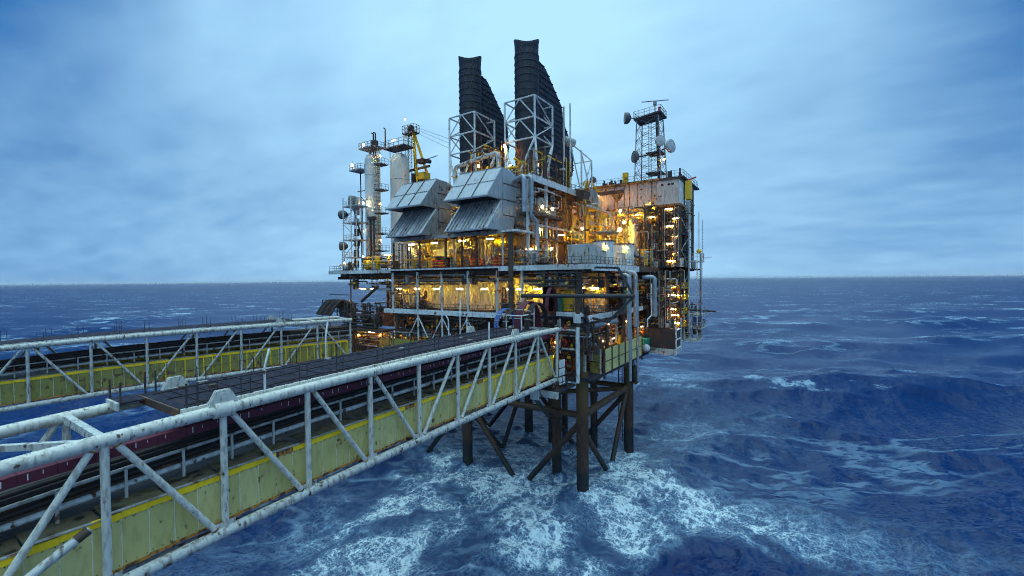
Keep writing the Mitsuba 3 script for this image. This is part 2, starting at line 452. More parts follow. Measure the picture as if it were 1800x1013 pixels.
def bridge(origin, ang, sp, k0, k1, deck_t, pads, label, seed, is_near):
    rng = random.Random(seed)
    B = thing('truss_bridge', label, 'bridge')
    xf = T().translate([origin[0], origin[1], 0]).rotate([0, 0, 1], -math.degrees(ang))
    zt = lambda t: 24.3 + 0.65 * (1 - math.exp(-max(t, -9) / 15))
    zb = lambda t: 16.9 + 1.1 * (1 - math.exp(-max(t, -9) / 18))
    W = -6.8
    def add(name, mesh, mat, lab=None, kind=None):
        return part(B, name, mesh, mat, lab, kind, xf=xf)
    white = 'bridge_white' if is_near else 'bridge_rusty'
    nodes = list(range(k0, k1 + 1))
    mid = 4 if is_near else 2
    for x in (0.0, W):
        add('top_chord', ptube([(x, k * sp + (0.25 if k == k1 else 0), zt(k * sp)) for k in nodes], 0.34, 20), white)
        add('bottom_chord', ptube([(x, k * sp, zb(k * sp)) for k in nodes], 0.33, 20), 'bridge_rusty')
        for k in nodes:
            t = k * sp
            add('vertical', tube((x, t, zb(t)), (x, t, zt(t)), 0.19 if is_near else 0.17, 14), white)
            if is_near and x == 0.0:
                add('gusset', box(-.03, .03, t - .55, t + .55, zb(t) + .15, zb(t) + .62), 'bridge_rusty')
                add('chord_joint', ptube([(0, t + .9, zt(t + .9)), (0, t + 1.02, zt(t + 1.02))], .352, 20), 'bridge_rusty')
        for k in nodes[:-1]:
            a, b = k * sp, (k + 1) * sp
            end = k == k1 - 1
            if (k < 0) or (k >= mid and not end):
                p, q = (x, a + 0.3, zb(a)), (x, b - 0.25, zt(b))
            else:
                p, q = (x, a + 0.25, zt(a)), (x, b - 0.3, zb(b))
            add('diagonal', tube(p, q, 0.17 if is_near else 0.15, 14), white)
            if is_near and x == 0.0:
                pp, qq = A(p), A(q)
                dd = (qq - pp) / np.linalg.norm(qq - pp)
                for o in (.38, np.linalg.norm(qq - pp) - .5):
                    add('weld_collar', tube(pp + dd * o, pp + dd * (o + .10), 0.186, 14, True), 'orange_rust')
    for k in nodes:
        t = k * sp
        add('cross_beam', beam((-0.1, t, zt(t) - 0.05), (W + 0.1, t, zt(t) - 0.05), 0.34, 0.42), 'bridge_rusty')
        add('cross_beam', beam((-0.1, t, zb(t)), (W + 0.1, t, zb(t)), 0.34, 0.45), 'rust_steel')
        if t + sp <= deck_t[0] + 1.5:
            add('plan_brace', beam((W, t, zt(t)), (0, t + sp, zt(t + sp) - 0.1), 0.30, 0.30), 'bridge_rusty')
    for k in pads:
        for x in (0.0, W):
            add('lifting_lug', padeye((x, k * sp, zt(k * sp) + 0.42), 0), white)
    # side cladding: one plate per bay third, bolted, under a yellow safety stripe
    for xs, sgn in ((-0.50, 1), (W + 0.50, -1)):
        t = k0 * sp
        bolts = []
        while t < k1 * sp - 0.3:
            e = min(t + 1.13, k1 * sp - 0.3)
            z0, z1 = zb((t + e) / 2) + 0.55, zb((t + e) / 2) + 3.10
            tone = 'green_panel_pale' if (rng.random() < 0.5) == is_near else 'green_panel'
            if not is_near:
                tone = 'olive_panel'
            add('cladding_panel', box(xs - 0.03, xs + 0.03 + rng.uniform(-.008, .008), t + 0.02, e - 0.02, z0, z1), tone)
            add('safety_stripe', box(xs - 0.05, xs + 0.075, t + 0.005, e - 0.005, z1 - 0.07, z1 + 0.29), 'safety_yellow' if rng.random() < .975 else 'orange_rust')
            add('base_angle', box(xs - 0.05, xs + 0.12, t, e, z0 - 0.16, z0 - 0.01), 'orange_rust')
            if t > 30 or (not is_near and t > 12 and rng.random() < .6):
                add('edge_post', box(xs + 0.031, xs + 0.07, e - 0.06, e + 0.06, z0, z1), 'safety_yellow')
            else:
                add('seam_strip', box(xs - 0.025, xs + 0.012, e - 0.02, e + 0.02, z0, z1), 'white_paint')
            if sgn > 0:
                for u in (t + 0.14, (t + e) / 2, e - 0.14):
                    for z in (z0 + 0.14, z1 - 0.14):
                        bolts.append(tube((xs + 0.02, u, z), (xs + 0.055, u, z), 0.028, 6))
            t = e
        if bolts:
            add('bolts', join(*bolts), 'dark_steel', kind='stuff')
    add('backing_frame', join(*[beam((x, k0 * sp, zb(k0 * sp) + h), (x, k1 * sp, zb(k1 * sp) + h), 0.08, 0.16) for x in (-0.62, W + 0.62) for h in (0.6, 1.8, 3.0)]), 'grey_paint')
    # lower walkway roof plates, cap, white pipe, pipe bank and cable tray
    t = k0 * sp
    while t < k1 * sp - 0.5:
        e = min(t + sp / 2, k1 * sp)
        z = zb((t + e) / 2) + 3.40
        add('floor_plate', box(-2.35, -0.56, t + 0.02, e - 0.02 - (0.5 if rng.random() < .25 else 0), z - 0.06, z + rng.uniform(-.02, .02)), 'floor_brown')
        add('cap_plate', box(-0.62, -0.38, t, e, z, z + 0.05), 'grey_paint')
        t = e
    L0, L1 = k0 * sp, k1 * sp + 1.2
    def run(x, h, r, mat, name, ref=zb, n=10):
        pts = [(x, tt, ref(tt) + h) for tt in np.linspace(L0, L1, 14)]
        return add(name, ptube(pts, r, n), mat)
    run(-2.5, 3.95, 0.17, 'white_paint' if is_near else 'pale_pipe', 'white_pipe', n=14)
    for x, h, r, m in ((-2.2, 4.55, .13, 'black_pipe'), (-2.3, 4.9, .10, 'pale_pipe'), (-2.15, 5.22, .14, 'black_pipe'), (-2.6, 5.05, .20, 'black_pipe'), (-3.0, 4.5, .24, 'dark_steel'),
                       (-2.05, 5.55, .12, 'black_pipe'), (-3.6, 4.6, .27, 'rust_steel'), (-3.2, 5.3, .20, 'dark_steel'), (-4.3, 4.8, .2, 'black_pipe'), (-2.4, 4.25, .09, 'rust_steel'), (-5.0, 4.6, .16, 'dark_steel'),
                       (-5.6, 5.3, .22, 'rust_steel'), (-6.0, 4.4, .18, 'dark_steel')):
        run(x, h, r, m, 'pipe')
    add('pipe_deck', box(W + 0.6, -2.4, L0, L1 - 1.2, 20.05, 20.15), 'dark_steel')
    ties = []
    if is_near:
        for tt in np.arange(L0, L1 - 1.3, 1.32):
            z = zt(tt) - 1.15
            add('cable_tray', hexa([(-1.85, tt, zt(tt) - 1.42), (-1.35, tt, zt(tt) - 1.42), (-1.35, tt + 1.30, zt(tt + 1.3) - 1.42), (-1.85, tt + 1.30, zt(tt + 1.3) - 1.42),
                                    (-1.85, tt, zt(tt) - .9), (-1.35, tt, zt(tt) - .9), (-1.35, tt + 1.30, zt(tt + 1.3) - .9), (-1.85, tt + 1.30, zt(tt + 1.3) - .9)]), 'maroon')
            for u in (0.3, 0.8):
                if rng.random() < .8:
                    ties.append(box(-1.85, -1.335, tt + u, tt + u + .035, z - .22 + rng.uniform(0, .3), z + .20))
        add('cable_ties', join(*ties), 'white_paint', kind='stuff')
    for k in np.arange(k0, k1, 0.5):
        tt = (k + .25) * sp
        add('pipe_support', beam((-2.0, tt, zb(tt) + 3.4), (-2.0, tt, zb(tt) + 5.0), 0.12), 'pale_pipe')
        add('pipe_support', beam((-2.0, tt, zb(tt) + 4.4), (-6.4, tt, zb(tt) + 4.4), 0.12), 'rust_steel')
    # upper deck: plates, edge beam, stanchions
    t = deck_t[0]
    while t < deck_t[1]:
        e = min(t + 1.32, deck_t[1])
        z = zt((t + e) / 2) + 0.42
        add('deck_plate', box(W - 0.2, -0.72, t + 0.012, e - 0.012, z - 0.09, z + rng.uniform(-.012, .012)), 'deck_dark')
        add('deck_edge_beam', box(-0.70, -0.50, t, e, z - 0.30, z - 0.02), white)
        t = e
    z = zt(deck_t[0]) + .40
    add('deck_end_plate', box(W - 0.2, -0.72, deck_t[0] - 0.14, deck_t[0] - 0.02, z - 0.42, z + .04), 'rust_steel')
    t = deck_t[0] + .3
    i = 0
    while t < deck_t[1]:
        z = zt(t) + .4
        for x in (-0.62, W - 0.1):
            for o in (0, 0.55):
                add('stanchion', beam((x, t + o, z), (x, t + o, z + 1.15 + (0.25 if i % 3 == 0 else 0)), 0.05 if i else 0.09), 'dark_steel')
        t += sp * (0.72 if i % 2 else 0.55); i += 1
    if is_near:
        for x in (-0.62, W - .1):
            add('hand_line', ptube([(x, tt, zt(tt) + 1.45 - .06 * math.sin(tt * 1.7) ** 2) for tt in np.linspace(deck_t[0], deck_t[1], 40)], 0.016, 5), 'dark_steel')
        for x, t, h in ((-0.5, 8.0, 2.0), (W + .1, 16.5, 2.6), (-0.5, 32.5, 1.5), (W - .0, 35, 3.2)):
            z = zt(t) + .3
            add('bent_post', ptube(bend([(x, t, z), (x, t, z + h * .8), (x - .35, t + .5, z + h * 1.35)], 0.25), 0.075, 8), 'white_paint', 'white bent pole that stands on the upper deck')
        for x in (-1.3, -3.6, -5.9):
            add('deck_cable', ptube([(x + .12 * math.sin(tt * .6 + x), tt, zt(tt) + .47) for tt in np.linspace(deck_t[0] + .4, deck_t[1], 44)], 0.035, 5), 'black_pipe')
        for i in range(16):
            u = rng.uniform(deck_t[0] + 1, deck_t[1] - 1)
            x = rng.choice((-1.1, -2.2, -4.5, -6.2)) + rng.uniform(-.2, .2)
            zz_ = zt(u) + .42
            add('deck_fitting', box(x, x + rng.uniform(.15, .5), u, u + rng.uniform(.2, .7), zz_, zz_ + rng.uniform(.06, .22)), rng.choice(('grey_paint', 'rust_steel', 'dark_steel')))
        # the small step of deck beside the main one
        t0 = deck_t[0]
        z = zt(t0) + .42
        add('deck_step', box(W - .5, W + 1.5, t0 - 1.4, t0 - 0.16, z - .08, z), 'deck_dark')
        add('deck_step_beam', box(W - .5, W + 1.5, t0 - 1.56, t0 - 1.42, z - .45, z + .02), 'bridge_rusty')
        for x in (W - .45, W + 1.45):
            add('stanchion', beam((x, t0 - 1.35, z), (x, t0 - 1.35, z + 1.2), .09), 'rust_steel')
    return B


bridge((-28.5, 6.76), 0.0, 5.3, -2, 9, (3.4, 43.5), (1, 7), 'white tubular truss bridge in the foreground with pale green side panels and dark top deck', 3, True)
bridge((-80.1, 12.1), 0.293, 5.7, -3, 7, (-14.0, 31.0), (5,), 'farther weathered truss bridge on the left with olive side panels', 4, False)
k = thing('cut_pipe', 'open sawn-off pipe end with rusty collar before the green panels at lower left', 'pipe')
p, q = A((-27.75, 3.3, 18.9)), A((-27.75, 6.0, 20.5))
d = (q - p) / np.linalg.norm(q - p)
part(k, 'pipe', join(ptube([p - d * 2, q - d * .5], 0.20, 18, False), ptube([q - d * 1.5, q], 0.15, 18, False)), 'bridge_rusty')
part(k, 'collar', join(ptube([q - d * .55, q - d * .05], 0.215, 18, False), lathe([(0.215, 0), (0.15, 0), (0.15, -.9)], 18, q - d * .05, d)), 'rust_steel')

# ------------------------------------------------------------------ jacket
LX, LY = (-27.0, -49.0, -71.0), (59.6, 80.4)
J = thing('steel_jacket', 'dark brown tubular legs and braces that carry the platform out of the sea', 'platform legs')
for x in LX:
    for y in LY:
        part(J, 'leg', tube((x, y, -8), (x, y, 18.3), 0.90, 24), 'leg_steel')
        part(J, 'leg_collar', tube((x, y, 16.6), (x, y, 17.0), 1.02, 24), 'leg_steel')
ZH = 11.7
def brace(p, q, r=0.5):
    part(J, 'brace', tube(p, q, r, 16), 'leg_steel')
for y in LY:
    for a, b in zip(LX[:-1], LX[1:]):
        m = (a + b) / 2
        brace((a, y, ZH), (b, y, ZH), 0.48)
        brace((a, y, 11.0), (m + .4, y, -1.5), 0.45)
        brace((b, y, 11.0), (m - .4, y, -1.5), 0.45)
for x in LX:
    brace((x, LY[0], ZH), (x, LY[1], ZH), 0.55)
    brace((x, LY[0], 9.6), (x, 70.6, -1.5), 0.42)
    brace((x, LY[1], 13.0), (x, 70.3, -1.5), 0.42)
brace((-27, 80.4, ZH - .3), (-49, 59.6, ZH - .3), 0.42)
brace((-49, 80.4, ZH - .3), (-38, 70, ZH - .3), 0.36)
for x, y, r, lab in ((-33.2, 63.2, .78, 'thick dark caisson pipe just left of the nearest leg, down into the foam'), (-42.8, 79.1, .6, 'slim caisson behind the near legs, left of the pair'),
                     (-41.3, 82.4, .6, 'slim caisson behind the near legs, right of the pair'), (-34.0, 80.5, .68, 'caisson pipe standing between the two right-hand legs')):
    single('caisson', join(tube((x, y, -6), (x, y, 18.2), r, 18), tube((x, y, 9.0), (x, y, 9.4), r + .15, 18)), 'leg_steel', lab, 'pipe')
k = thing('leg_ladder', 'thin steel ladder hung beside the far right leg down to the water', 'ladder')
part(k, 'rail', beam((-28.9, 80.4, 1), (-28.9, 80.4, 17.5), .16), 'dark_steel'); part(k, 'rail', beam((-28.2, 80.4, 1), (-28.2, 80.4, 17.5), .12), 'dark_steel')
part(k, 'rungs', join(*[beam((-28.9, 80.4, z), (-28.2, 80.4, z), .06) for z in np.arange(1.3, 17.5, .5)]), 'dark_steel', kind='stuff')
t_ = np.linspace(0, 2 * np.pi, 25)
k = thing('tyre_fender', 'black round fender hung on the far right leg under the green wall', 'fender')
part(k, 'tyre', ptube([(-25.75, 80.4 + .75 * math.cos(a), 14.2 + 1.25 * math.sin(a)) for a in t_], .42, 12, False), 'black_pipe')
part(k, 'hanger', beam((-25.75, 80.4, 15.2), (-26.2, 80.4, 17.5), .12), 'dark_steel')
part(k, 'bracket', box(-26.3, -25.2, 79.7, 81.1, 12.5, 12.8), 'leg_steel')

# ------------------------------------------------------------------ decks, columns and walls of the platform
F = thing('platform_frame', 'steel decks, edge girders and columns of the offshore platform', 'platform')
part(F, 'main_deck', box(-84.6, -24.4, 57.3, 97, 33.75, 34.1), 'deck_dark')
part(F, 'main_deck', box(-42, -20, 97.02, 112, 33.75, 34.1), 'deck_dark')
part(F, 'mezzanine_deck', box(-72, -25.5, 58.0, 97, 26.2, 26.5), 'deck_dark')
part(F, 'lower_deck', box(-72, -24.9, 58.4, 97, 17.2, 17.55), 'deck_dark')
def edge(name, xs, y, z0, z1, mats, X=None):
    for i, (a, b) in enumerate(zip(xs[:-1], xs[1:])):
        if mats[i % len(mats)]:
            part(F, name, box(a + .03, b - .03, y - .25, y, z0, z1) if X is None else box(X, X + .25, a + .03, b - .03, z0, z1), mats[i % len(mats)])
edge('edge_girder', (-84.8, -78, -71.6, -65.4), 57.25, 33.45, 34.15, ('pale_pipe', 'white_paint', 'pale_pipe'))
edge('edge_girder', (-65.4, -58.7, -52.6, -46.7, -40.2), 57.25, 33.85, 34.12, ('white_paint', 'white_paint', 'pale_pipe', 'white_paint'))
edge('edge_girder', (-40.2, -37.0, -33, -28, -24.3), 57.25, 33.35, 34.12, ('white_paint', 'white_paint', 'pale_pipe', 'pale_pipe'))
edge('edge_girder', (57.2, 62.9, 63.4, 69.8, 70.4, 78.0, 84, 91, 97), 0, 33.15, 34.12, ('white_paint', None, 'white_paint', None, 'white_paint', 'rust_steel', 'rust_steel', 'dark_steel'), X=-24.38)
for y in np.arange(59.5, 97, 4.0):
    part(F, 'deck_joist', beam((-84, y, 33.3), (-24.6, y, 33.3), .3, .8), 'rust_steel')
for x in (-82, -76.5, -71.6, -65.4, -58.7, -52.7, -46.8, -40.8, -36.1, -30):
    part(F, 'deck_joist', beam((x, 57.4, 32.6), (x, 96, 32.6), .35, .6), 'dark_steel')
edge('edge_girder', (-67.8, -58.7, -49, -39.1), 57.6, 25.8, 26.65, ('white_paint', 'white_paint', 'white_paint'))
part(F, 'edge_girder', box(-39.1, -37.8, 57.3, 57.6, 25.8, 26.65), 'pale_pipe')
part(F, 'edge_girder', box(-30.5, -26.4, 58.2, 58.5, 26.5, 27.1), 'white_paint')
edge('edge_girder', (58.3, 63.0, 70, 76.5, 84, 90), 0, 25.9, 26.7, ('white_paint', 'pale_pipe', 'rust_steel', 'white_paint', 'rust_steel'), X=-25.5)
part(F, 'edge_girder', box(-24.2, -23.9, 86.3, 97, 26.6, 27.9), 'white_paint'); part(F, 'edge_girder', box(-24.2, -23.9, 85.5, 97, 24.6, 25.3), 'white_paint')
edge('edge_girder', (-72, -60, -49, -38, -27.6), 58.35, 17.0, 17.6, ('rust_steel', 'rust_steel', 'pale_pipe', 'rust_steel'))
for x in (-65.35, -58.75, -52.75, -46.85, -40.85, -36.1):
    part(F, 'column', tube((x, 57.6, 26.65), (x, 57.6, 33.5), 0.24, 12), 'pale_pipe')
for x in (-65.1, -58.2, -51.8, -48.1, -45.0):
    part(F, 'column', beam((x, 57.7, 34.1), (x, 57.7, 39.3), .28), 'rust_steel')
part(F, 'column', beam((-39.75, 57.7, 34.1), (-39.75, 57.7, 39.5), .2), 'white_paint')
part(F, 'column', tube((-37.7, 56.9, 26.3), (-37.7, 56.9, 39.8), .42, 16), 'rust_steel', 'thick dark brown column at the corner under the right hood')
part(F, 'column', tube((-65.3, 58.5, 17.5), (-65.3, 58.5, 26.3), .40, 14), 'rust_steel')
part(F, 'column', tube((-75.6, 56.0, 15.8), (-75.6, 56.0, 25.6), .55, 16), 'rust_steel', 'thick rusty column where the farther bridge lands')
part(F, 'column', tube((-77.6, 57.2, 25.5), (-77.6, 57.2, 33.5), .14, 8), 'rust_steel')
part(F, 'column', tube((-27, 58.6, 18.3), (-27, 58.6, 33.7), .55, 18), 'rust_steel')
part(F, 'column', tube((-26.75, 57.6, 17.0), (-26.75, 57.6, 25.0), .30, 14), 'white_paint', 'white post in front of the nearest leg')
part(F, 'column', box(-27.5, -26.4, 57.8, 58.9, 25.6, 26.9), 'white_paint')
for y in (66, 73.5, 80.5, 88, 95.5):
    part(F, 'column', tube((-25.6, y, 17.5), (-25.6, y, 33.5), .28, 12), 'rust_steel')
for a, b in (((-73.9, 57, 27.9), (-68.9, 57, 30.9)),):
    part(F, 'knee_brace', tube(a, b, .3, 12), 'rust_steel')
for x in (-52.6, -47.0, -58.5):
    part(F, 'hanger_brace', tube((x, 57.4, 21.0), (x, 57.4, 25.8), .15, 10), 'white_paint')
    for s in (-1, 1):
        part(F, 'hanger_brace', tube((x, 57.4, 25.4), (x + 2.4 * s, 57.4, 21.6), .11, 10), 'white_paint')
part(F, 'davit_post', ptube(bend([(-50.6, 56.8, 21.5), (-50.6, 56.8, 25.2), (-52.2, 56.8, 27.0)], .4), .12, 10), 'white_paint')
# ribbed walls behind the lit bays
for x0, x1, y, z0, z1, m, rb in ((-66, -38.2, 62.9, 34.1, 39.4, 'bay_wall', 44), (-73, -36, 64.0, 26.5, 33.0, 'bay_wall', 60), (-36, -26.2, 68.0, 26.5, 33.0, 'bay_wall', 14), (-70, -53, 62.0, 17.55, 22.3, 'olive_panel', 26)):
    m_ = int((x1 - x0) / 4.5)
    for i in range(m_):
        a, b = x0 + (x1 - x0) * i / m_, x0 + (x1 - x0) * (i + 1) / m_
        part(F, 'wall_panel', corr((a + .02, y, z0), (b - a - .04, 0, 0), (0, 0, z1 - z0), max(4, rb // m_), .12), m)
part(F, 'bulkhead', box(-77, -46, 63.2, 63.5, 22.3, 26.2), 'rust_steel'); part(F, 'bulkhead', box(-86, -70, 60.2, 60.5, 16.9, 22.2), 'rust_steel'); part(F, 'bulkhead', box(-72, -27, 75, 75.3, 17.55, 26.2), 'dark_steel'); part(F, 'bulkhead', box(-50.2, -50, 66, 96, 34.1, 48), 'rust_steel')
part(F, 'bulkhead', box(-72, -26, 90, 90.3, 17.55, 33.5), 'rust_steel')
for i in range(4):                      # olive skirt panels under the mezzanine, seen over the bridge deck
    part(F, 'skirt_panel', box(-69.5 + 4.2 * i, -65.4 + 4.2 * i, 57.6, 57.7, 17.6, 20.9), 'olive_panel')

# hood deck and stack deck
part(F, 'hood_deck', box(-63.5, -37.6, 56.6, 66, 39.35, 39.75), 'dark_steel')
part(F, 'hood_deck_girder', box(-63.5, -39.0, 56.35, 56.6, 39.2, 39.8), 'grey_paint'); part(F, 'hood_deck_girder', box(-39.0, -36.2, 56.2, 61.5, 39.4, 39.72), 'white_paint')
part(F, 'stack_deck', box(-63, -36.3, 62, 90, 48.3, 48.75), 'rust_steel')
edge('stack_deck_girder', (60.0, 66.2, 73.4, 79.0, 90), 0, 47.9, 48.95, ('white_paint', 'white_paint', 'pale_pipe', 'pale_pipe'), X=-36.28)
part(F, 'stack_deck_girder', box(-38.5, -36.3, 61.7, 61.95, 48.1, 48.95), 'white_paint')
for y, m in ((60.2, 'pale_pipe'), (66.2, 'white_paint'), (73.4, 'orange_rust'), (79.0, 'pale_pipe')):
    part(F, 'column', beam((-36.5, y, 34.1), (-36.5, y, 47.9), .42), m)
part(F, 'balcony', box(-38, -35.4, 60, 70.5, 42.4, 42.75), 'dark_steel')
part(F, 'balcony', box(-38, -35.6, 62, 76, 38.6, 38.85), 'rust_steel')
part(F, 'inner_wall', box(-40.4, -40.1, 66, 84, 34.1, 48.2), 'rust_steel')
part(F, 'knee_brace', tube((-36.5, 73.4, 38.5), (-36.5, 80.5, 46.3), .2, 10), 'yellow_paint')
part(F, 'frame_beam', beam((-36.5, 73.4, 45.6), (-36.5, 88, 45.6), .4), 'orange_rust'); part(F, 'frame_beam', beam((-36.5, 60, 41.0), (-36.5, 88, 41.0), .35), 'pale_pipe')
part(F, 'frame_beam', beam((-36.5, 80.5, 45.4), (-32.4, 80.5, 45.4), .4), 'yellow_paint')
for y, x in ((80.5, -36.5), (84.5, -36.5), (80.5, -32.4)):
    part(F, 'column', beam((x, y, 34.1), (x, y, 47.5 if x < -33 else 45.5), .4), 'yellow_paint')


# ------------------------------------------------------------------ intake hoods
def clip_lines(poly, xs):
    out = []
    n = len(poly)
    for x in xs:
        ys = []
        for i in range(n):
            (x0, y0), (x1, y1) = poly[i], poly[(i + 1) % n]
            if (x0 - x) * (x1 - x) < 0:
                ys.append(y0 + (y1 - y0) * (x - x0) / (x1 - x0))
        if len(ys) == 2:
            out.append((x, min(ys), max(ys)))
    return out


def hood(X0, X1, label, mside):
    H = thing('intake_hood', label, 'air intake')
    yb, yl = 58.0, 53.8
    tops = ((50.0, 44.9), (44.85, 39.9))
    W3 = (X1 - X0) / 3
    for lvl, (zt, zl) in enumerate(tops):
        cw = f"{H}__{'upper' if lvl == 0 else 'lower'}_cowl"
        for row in range(2):
            for c in range(3):
                a = A((X0 + W3 * c + .03, yb + (yl - yb) * (.5 * row + .012), zt + (zl - zt) * (.5 * row + .012)))
                b = A((X0 + W3 * c + .03, yb + (yl - yb) * (.5 * row + .488), zt + (zl - zt) * (.5 * row + .488)))
                part(cw, 'panel', corr(b, (W3 - .06, 0, 0), a - b, 6 if lvl == 0 else 4, .10 if lvl == 0 else .12, .35), 'cladding_metal')
        if lvl == 1:
            for i in range(1, 13):
                if i % 4:
                    part(cw, 'rib', beam((X0 + W3 * i / 4, yb - .15, zt - .05), (X0 + W3 * i / 4, yl + .02, zl + .12), .14, .34), 'grey_paint')
        for c in (1, 2):
            if lvl == 0:
                part(cw, 'joint_strip', beam((X0 + W3 * c, yb - .02, zt + .1), (X0 + W3 * c, yl, zl + .1), .10, .14), 'dark_steel')
        for row in (0, .5, 1):
            p = (yb + (yl - yb) * row - .05, zt + (zl - zt) * row + .02)
            part(cw, 'seam_strip', beam((X0, *p), (X1, *p), .07 if row else .12, .12), 'dark_steel' if row == .5 and lvl == 0 else 'grey_paint' if row < 1 else 'cladding_metal')
        part(cw, 'lip', box(X0 - .02, X1 + .02, yl - .05, yl + .12, zl - .2, zl), 'grey_paint')
        part(cw, 'soffit_frame', join(beam((X0 + .05, yl, zl - .05), (X0 + .05, yb, zl - .05), .15), beam((X1 - .08, yl, zl - .05), (X1 - .08, yb, zl - .05), .15)), 'grey_paint')
        for x, s in ((X0, -1), (X1, 1)):
            tri = [(yb, zt), (yl, zl), (yb, zl)]
            part(cw, 'side', prism([(x, a, b) for a, b in tri], (-.05 * s, 0, 0)), mside if s > 0 else 'cladding_metal')
            part(cw, 'side_ribs', join(*[box(x - .005 if s > 0 else x - .06, x + .06 if s > 0 else x + .005, u - .07, u + .07, a + .05, b - .05) for u, a, b in clip_lines(tri, np.arange(yl + .3, yb, .42))]), mside, kind='stuff')
    body = [(yb, 39.9), (61.0, 39.9), (63.4, 46.8), (63.4, 48.4), (62.6, 49.3), (60.6, 49.9), (yb, 50.0)]
    for x, s in ((X0, -1), (X1, 1)):
        for i, (z0, z1) in enumerate(((39.9, 42.4), (42.4, 44.9), (44.9, 47.5), (47.5, 50.0))):
            poly = sg.Polygon(body).intersection(sg.box(50, z0 + .02, 70, z1 - .02))
            pp = list(poly.exterior.coords)[:-1]
            part(H, 'side_panel', prism([(x, a, b) for a, b in pp], (-.06 * s, 0, 0)), mside if s > 0 else 'cladding_metal')
        part(H, 'side_ribs', join(*[box(x - .005 if s > 0 else x - .05, x + .05 if s > 0 else x + .005, u - .06, u + .06, a + .05, b - .05) for u, a, b in clip_lines(body, np.arange(yb + .3, 63.3, .45))]), mside, kind='stuff')
        for z in (42.4, 44.9, 47.5):
            part(H, 'seam_strip', beam((x + .07 * s, yb, z), (x + .07 * s, min(63.3, 60.9 + (z - 39.9) * .348), z), .05, .12), 'dark_steel')
        part(H, 'corner_trim', box(x - .06, x + .07, yb - .06, yb + .03, 39.9, 50.0), 'grey_paint')
    for (a0, b0), (a1, b1) in zip(body[1:-1], body[2:]):
        part(H, 'back_panel', quads([(X0, a0, b0), (X1, a0, b0), (X1, a1, b1), (X0, a1, b1)]), 'cladding_metal')
    part(H, 'filter_bank', box(X0 + .1, X1 - .1, yb + .05, yb + .3, 39.95, 49.6), 'dark_steel')
    part(H, 'base_frame', box(X0 - .2, X1 + .2, yb - .3, 62.0, 39.78, 39.88), 'grey_paint')
    return H


hood(-48.7, -39.95, 'nearer corrugated metal intake hood with two sloping cowls and bright silver side', 'cladding_metal')
hood(-62.75, -54.0, 'farther corrugated intake hood on the left with brownish ribbed side wall', 'grey_paint')
for x0, x1, lab in ((-48, -41, 'ribbed duct housing behind the nearer intake hood'), (-62, -55, 'ribbed duct housing behind the farther intake hood')):
    k = thing('duct_housing', lab, 'duct')
    part(k, 'side_wall', corr((x1, 63.5, 40), (0, 11, 0), (0, 0, 8.2), 16, .12), 'grey_paint')
    part(k, 'side_wall', corr((x0, 74.5, 40), (0, -11, 0), (0, 0, 8.2), 16, .12), 'grey_paint')
    part(k, 'front_wall', box(x0 + .1, x1 - .1, 63.45, 63.6, 40, 46), 'grey_paint')
part(F, 'hood_gap_floor', box(-54, -48.8, 57, 75, 39.4, 39.7), 'rust_steel')


# ------------------------------------------------------------------ exhaust stacks and their cages
def stack(cx, cy, ztop, label, slope):
    S = thing('exhaust_stack', label, 'chimney')
    r = 2.32
    part(S, 'shell', lathe([(r, 40), (r, ztop - 3.0), (r * .97, ztop - 2.2)], 40, (cx, cy, 0)), 'stack_black')
    n = 64
    ang = np.arange(n) * 2 * np.pi / n
    dirx = A((0.835, 0.55))
    rim = ztop - 1.25 + 1.3 * np.abs(np.cos(ang - math.atan2(dirx[1], dirx[0]))) ** 2.0
    ring = lambda rr, z: np.stack([cx + rr * np.cos(ang), cy + rr * np.sin(ang), z + 0 * ang], 1)
    rows = [ring(r * .97, ztop - 2.3), ring(r * 1.0, np.minimum(rim - .5, ztop - .9)), ring(r * 1.05, rim), ring(r * .93, rim - .05), ring(r * .88, ztop - 2.6)]
    i, j = np.meshgrid(np.arange(4), np.arange(n), indexing='ij')
    q = np.stack([i * n + j, i * n + (j + 1) % n, (i + 1) * n + (j + 1) % n, (i + 1) * n + j], -1).reshape(-1, 4)
    part(S, 'saddle_rim', (np.vstack(rows), np.vstack([q[:, [0, 1, 2]], q[:, [0, 2, 3]]])), 'stack_black')
    for z in np.arange(ztop - 3.2, 48.5, -1.32):
        part(S, 'ring', lathe([(r, z - .10), (r + .08, z - .07), (r + .08, z + .07), (r, z + .10)], 40, (cx, cy, 0)), 'stack_black')
    for a in range(5):
        u = a * 2 * np.pi / 5 + .5
        part(S, 'seam', beam((cx + (r + .02) * math.cos(u), cy + (r + .02) * math.sin(u), 49), (cx + (r + .02) * math.cos(u), cy + (r + .02) * math.sin(u), ztop - 3.2), .07), 'stack_black')
    hw = 1.75
    poly = slope
    part(S, 'sloping_duct', prism([(cx - hw, a, b) for a, b in poly], (2 * hw, 0, 0)), 'stack_black')
    zs = np.arange(poly[1][1] - .4, 50, -1.1)
    ds = sg.Polygon(poly)
    for z in zs:
        sec = ds.intersection(sg.LineString([(40, z), (140, z)]))
        if sec.is_empty:
            continue
        y0, _, y1, _ = sec.bounds
        part(S, 'duct_rib', box(cx - hw - .14, cx + hw + .14, y0, y1 + .13, z - .07, z + .07), 'stack_black')
    return S


stack(-43.9, 72.4, 77.5, 'taller-looking black ribbed exhaust stack on the right with a sloping duct behind it', [(73.5, 49), (74.3, 74.0), (76.9, 73.4), (83.6, 68.3), (84.2, 65.4), (88.4, 61.4), (89.0, 59), (89.0, 56), (86, 49)])
stack(-57.7, 72.4, 78.3, 'black ribbed exhaust stack on the left behind the farther intake hood', [(73.5, 49), (74.3, 74.8), (76.2, 74.2), (83.6, 67.2), (84.2, 62), (83.0, 58), (82, 49)])


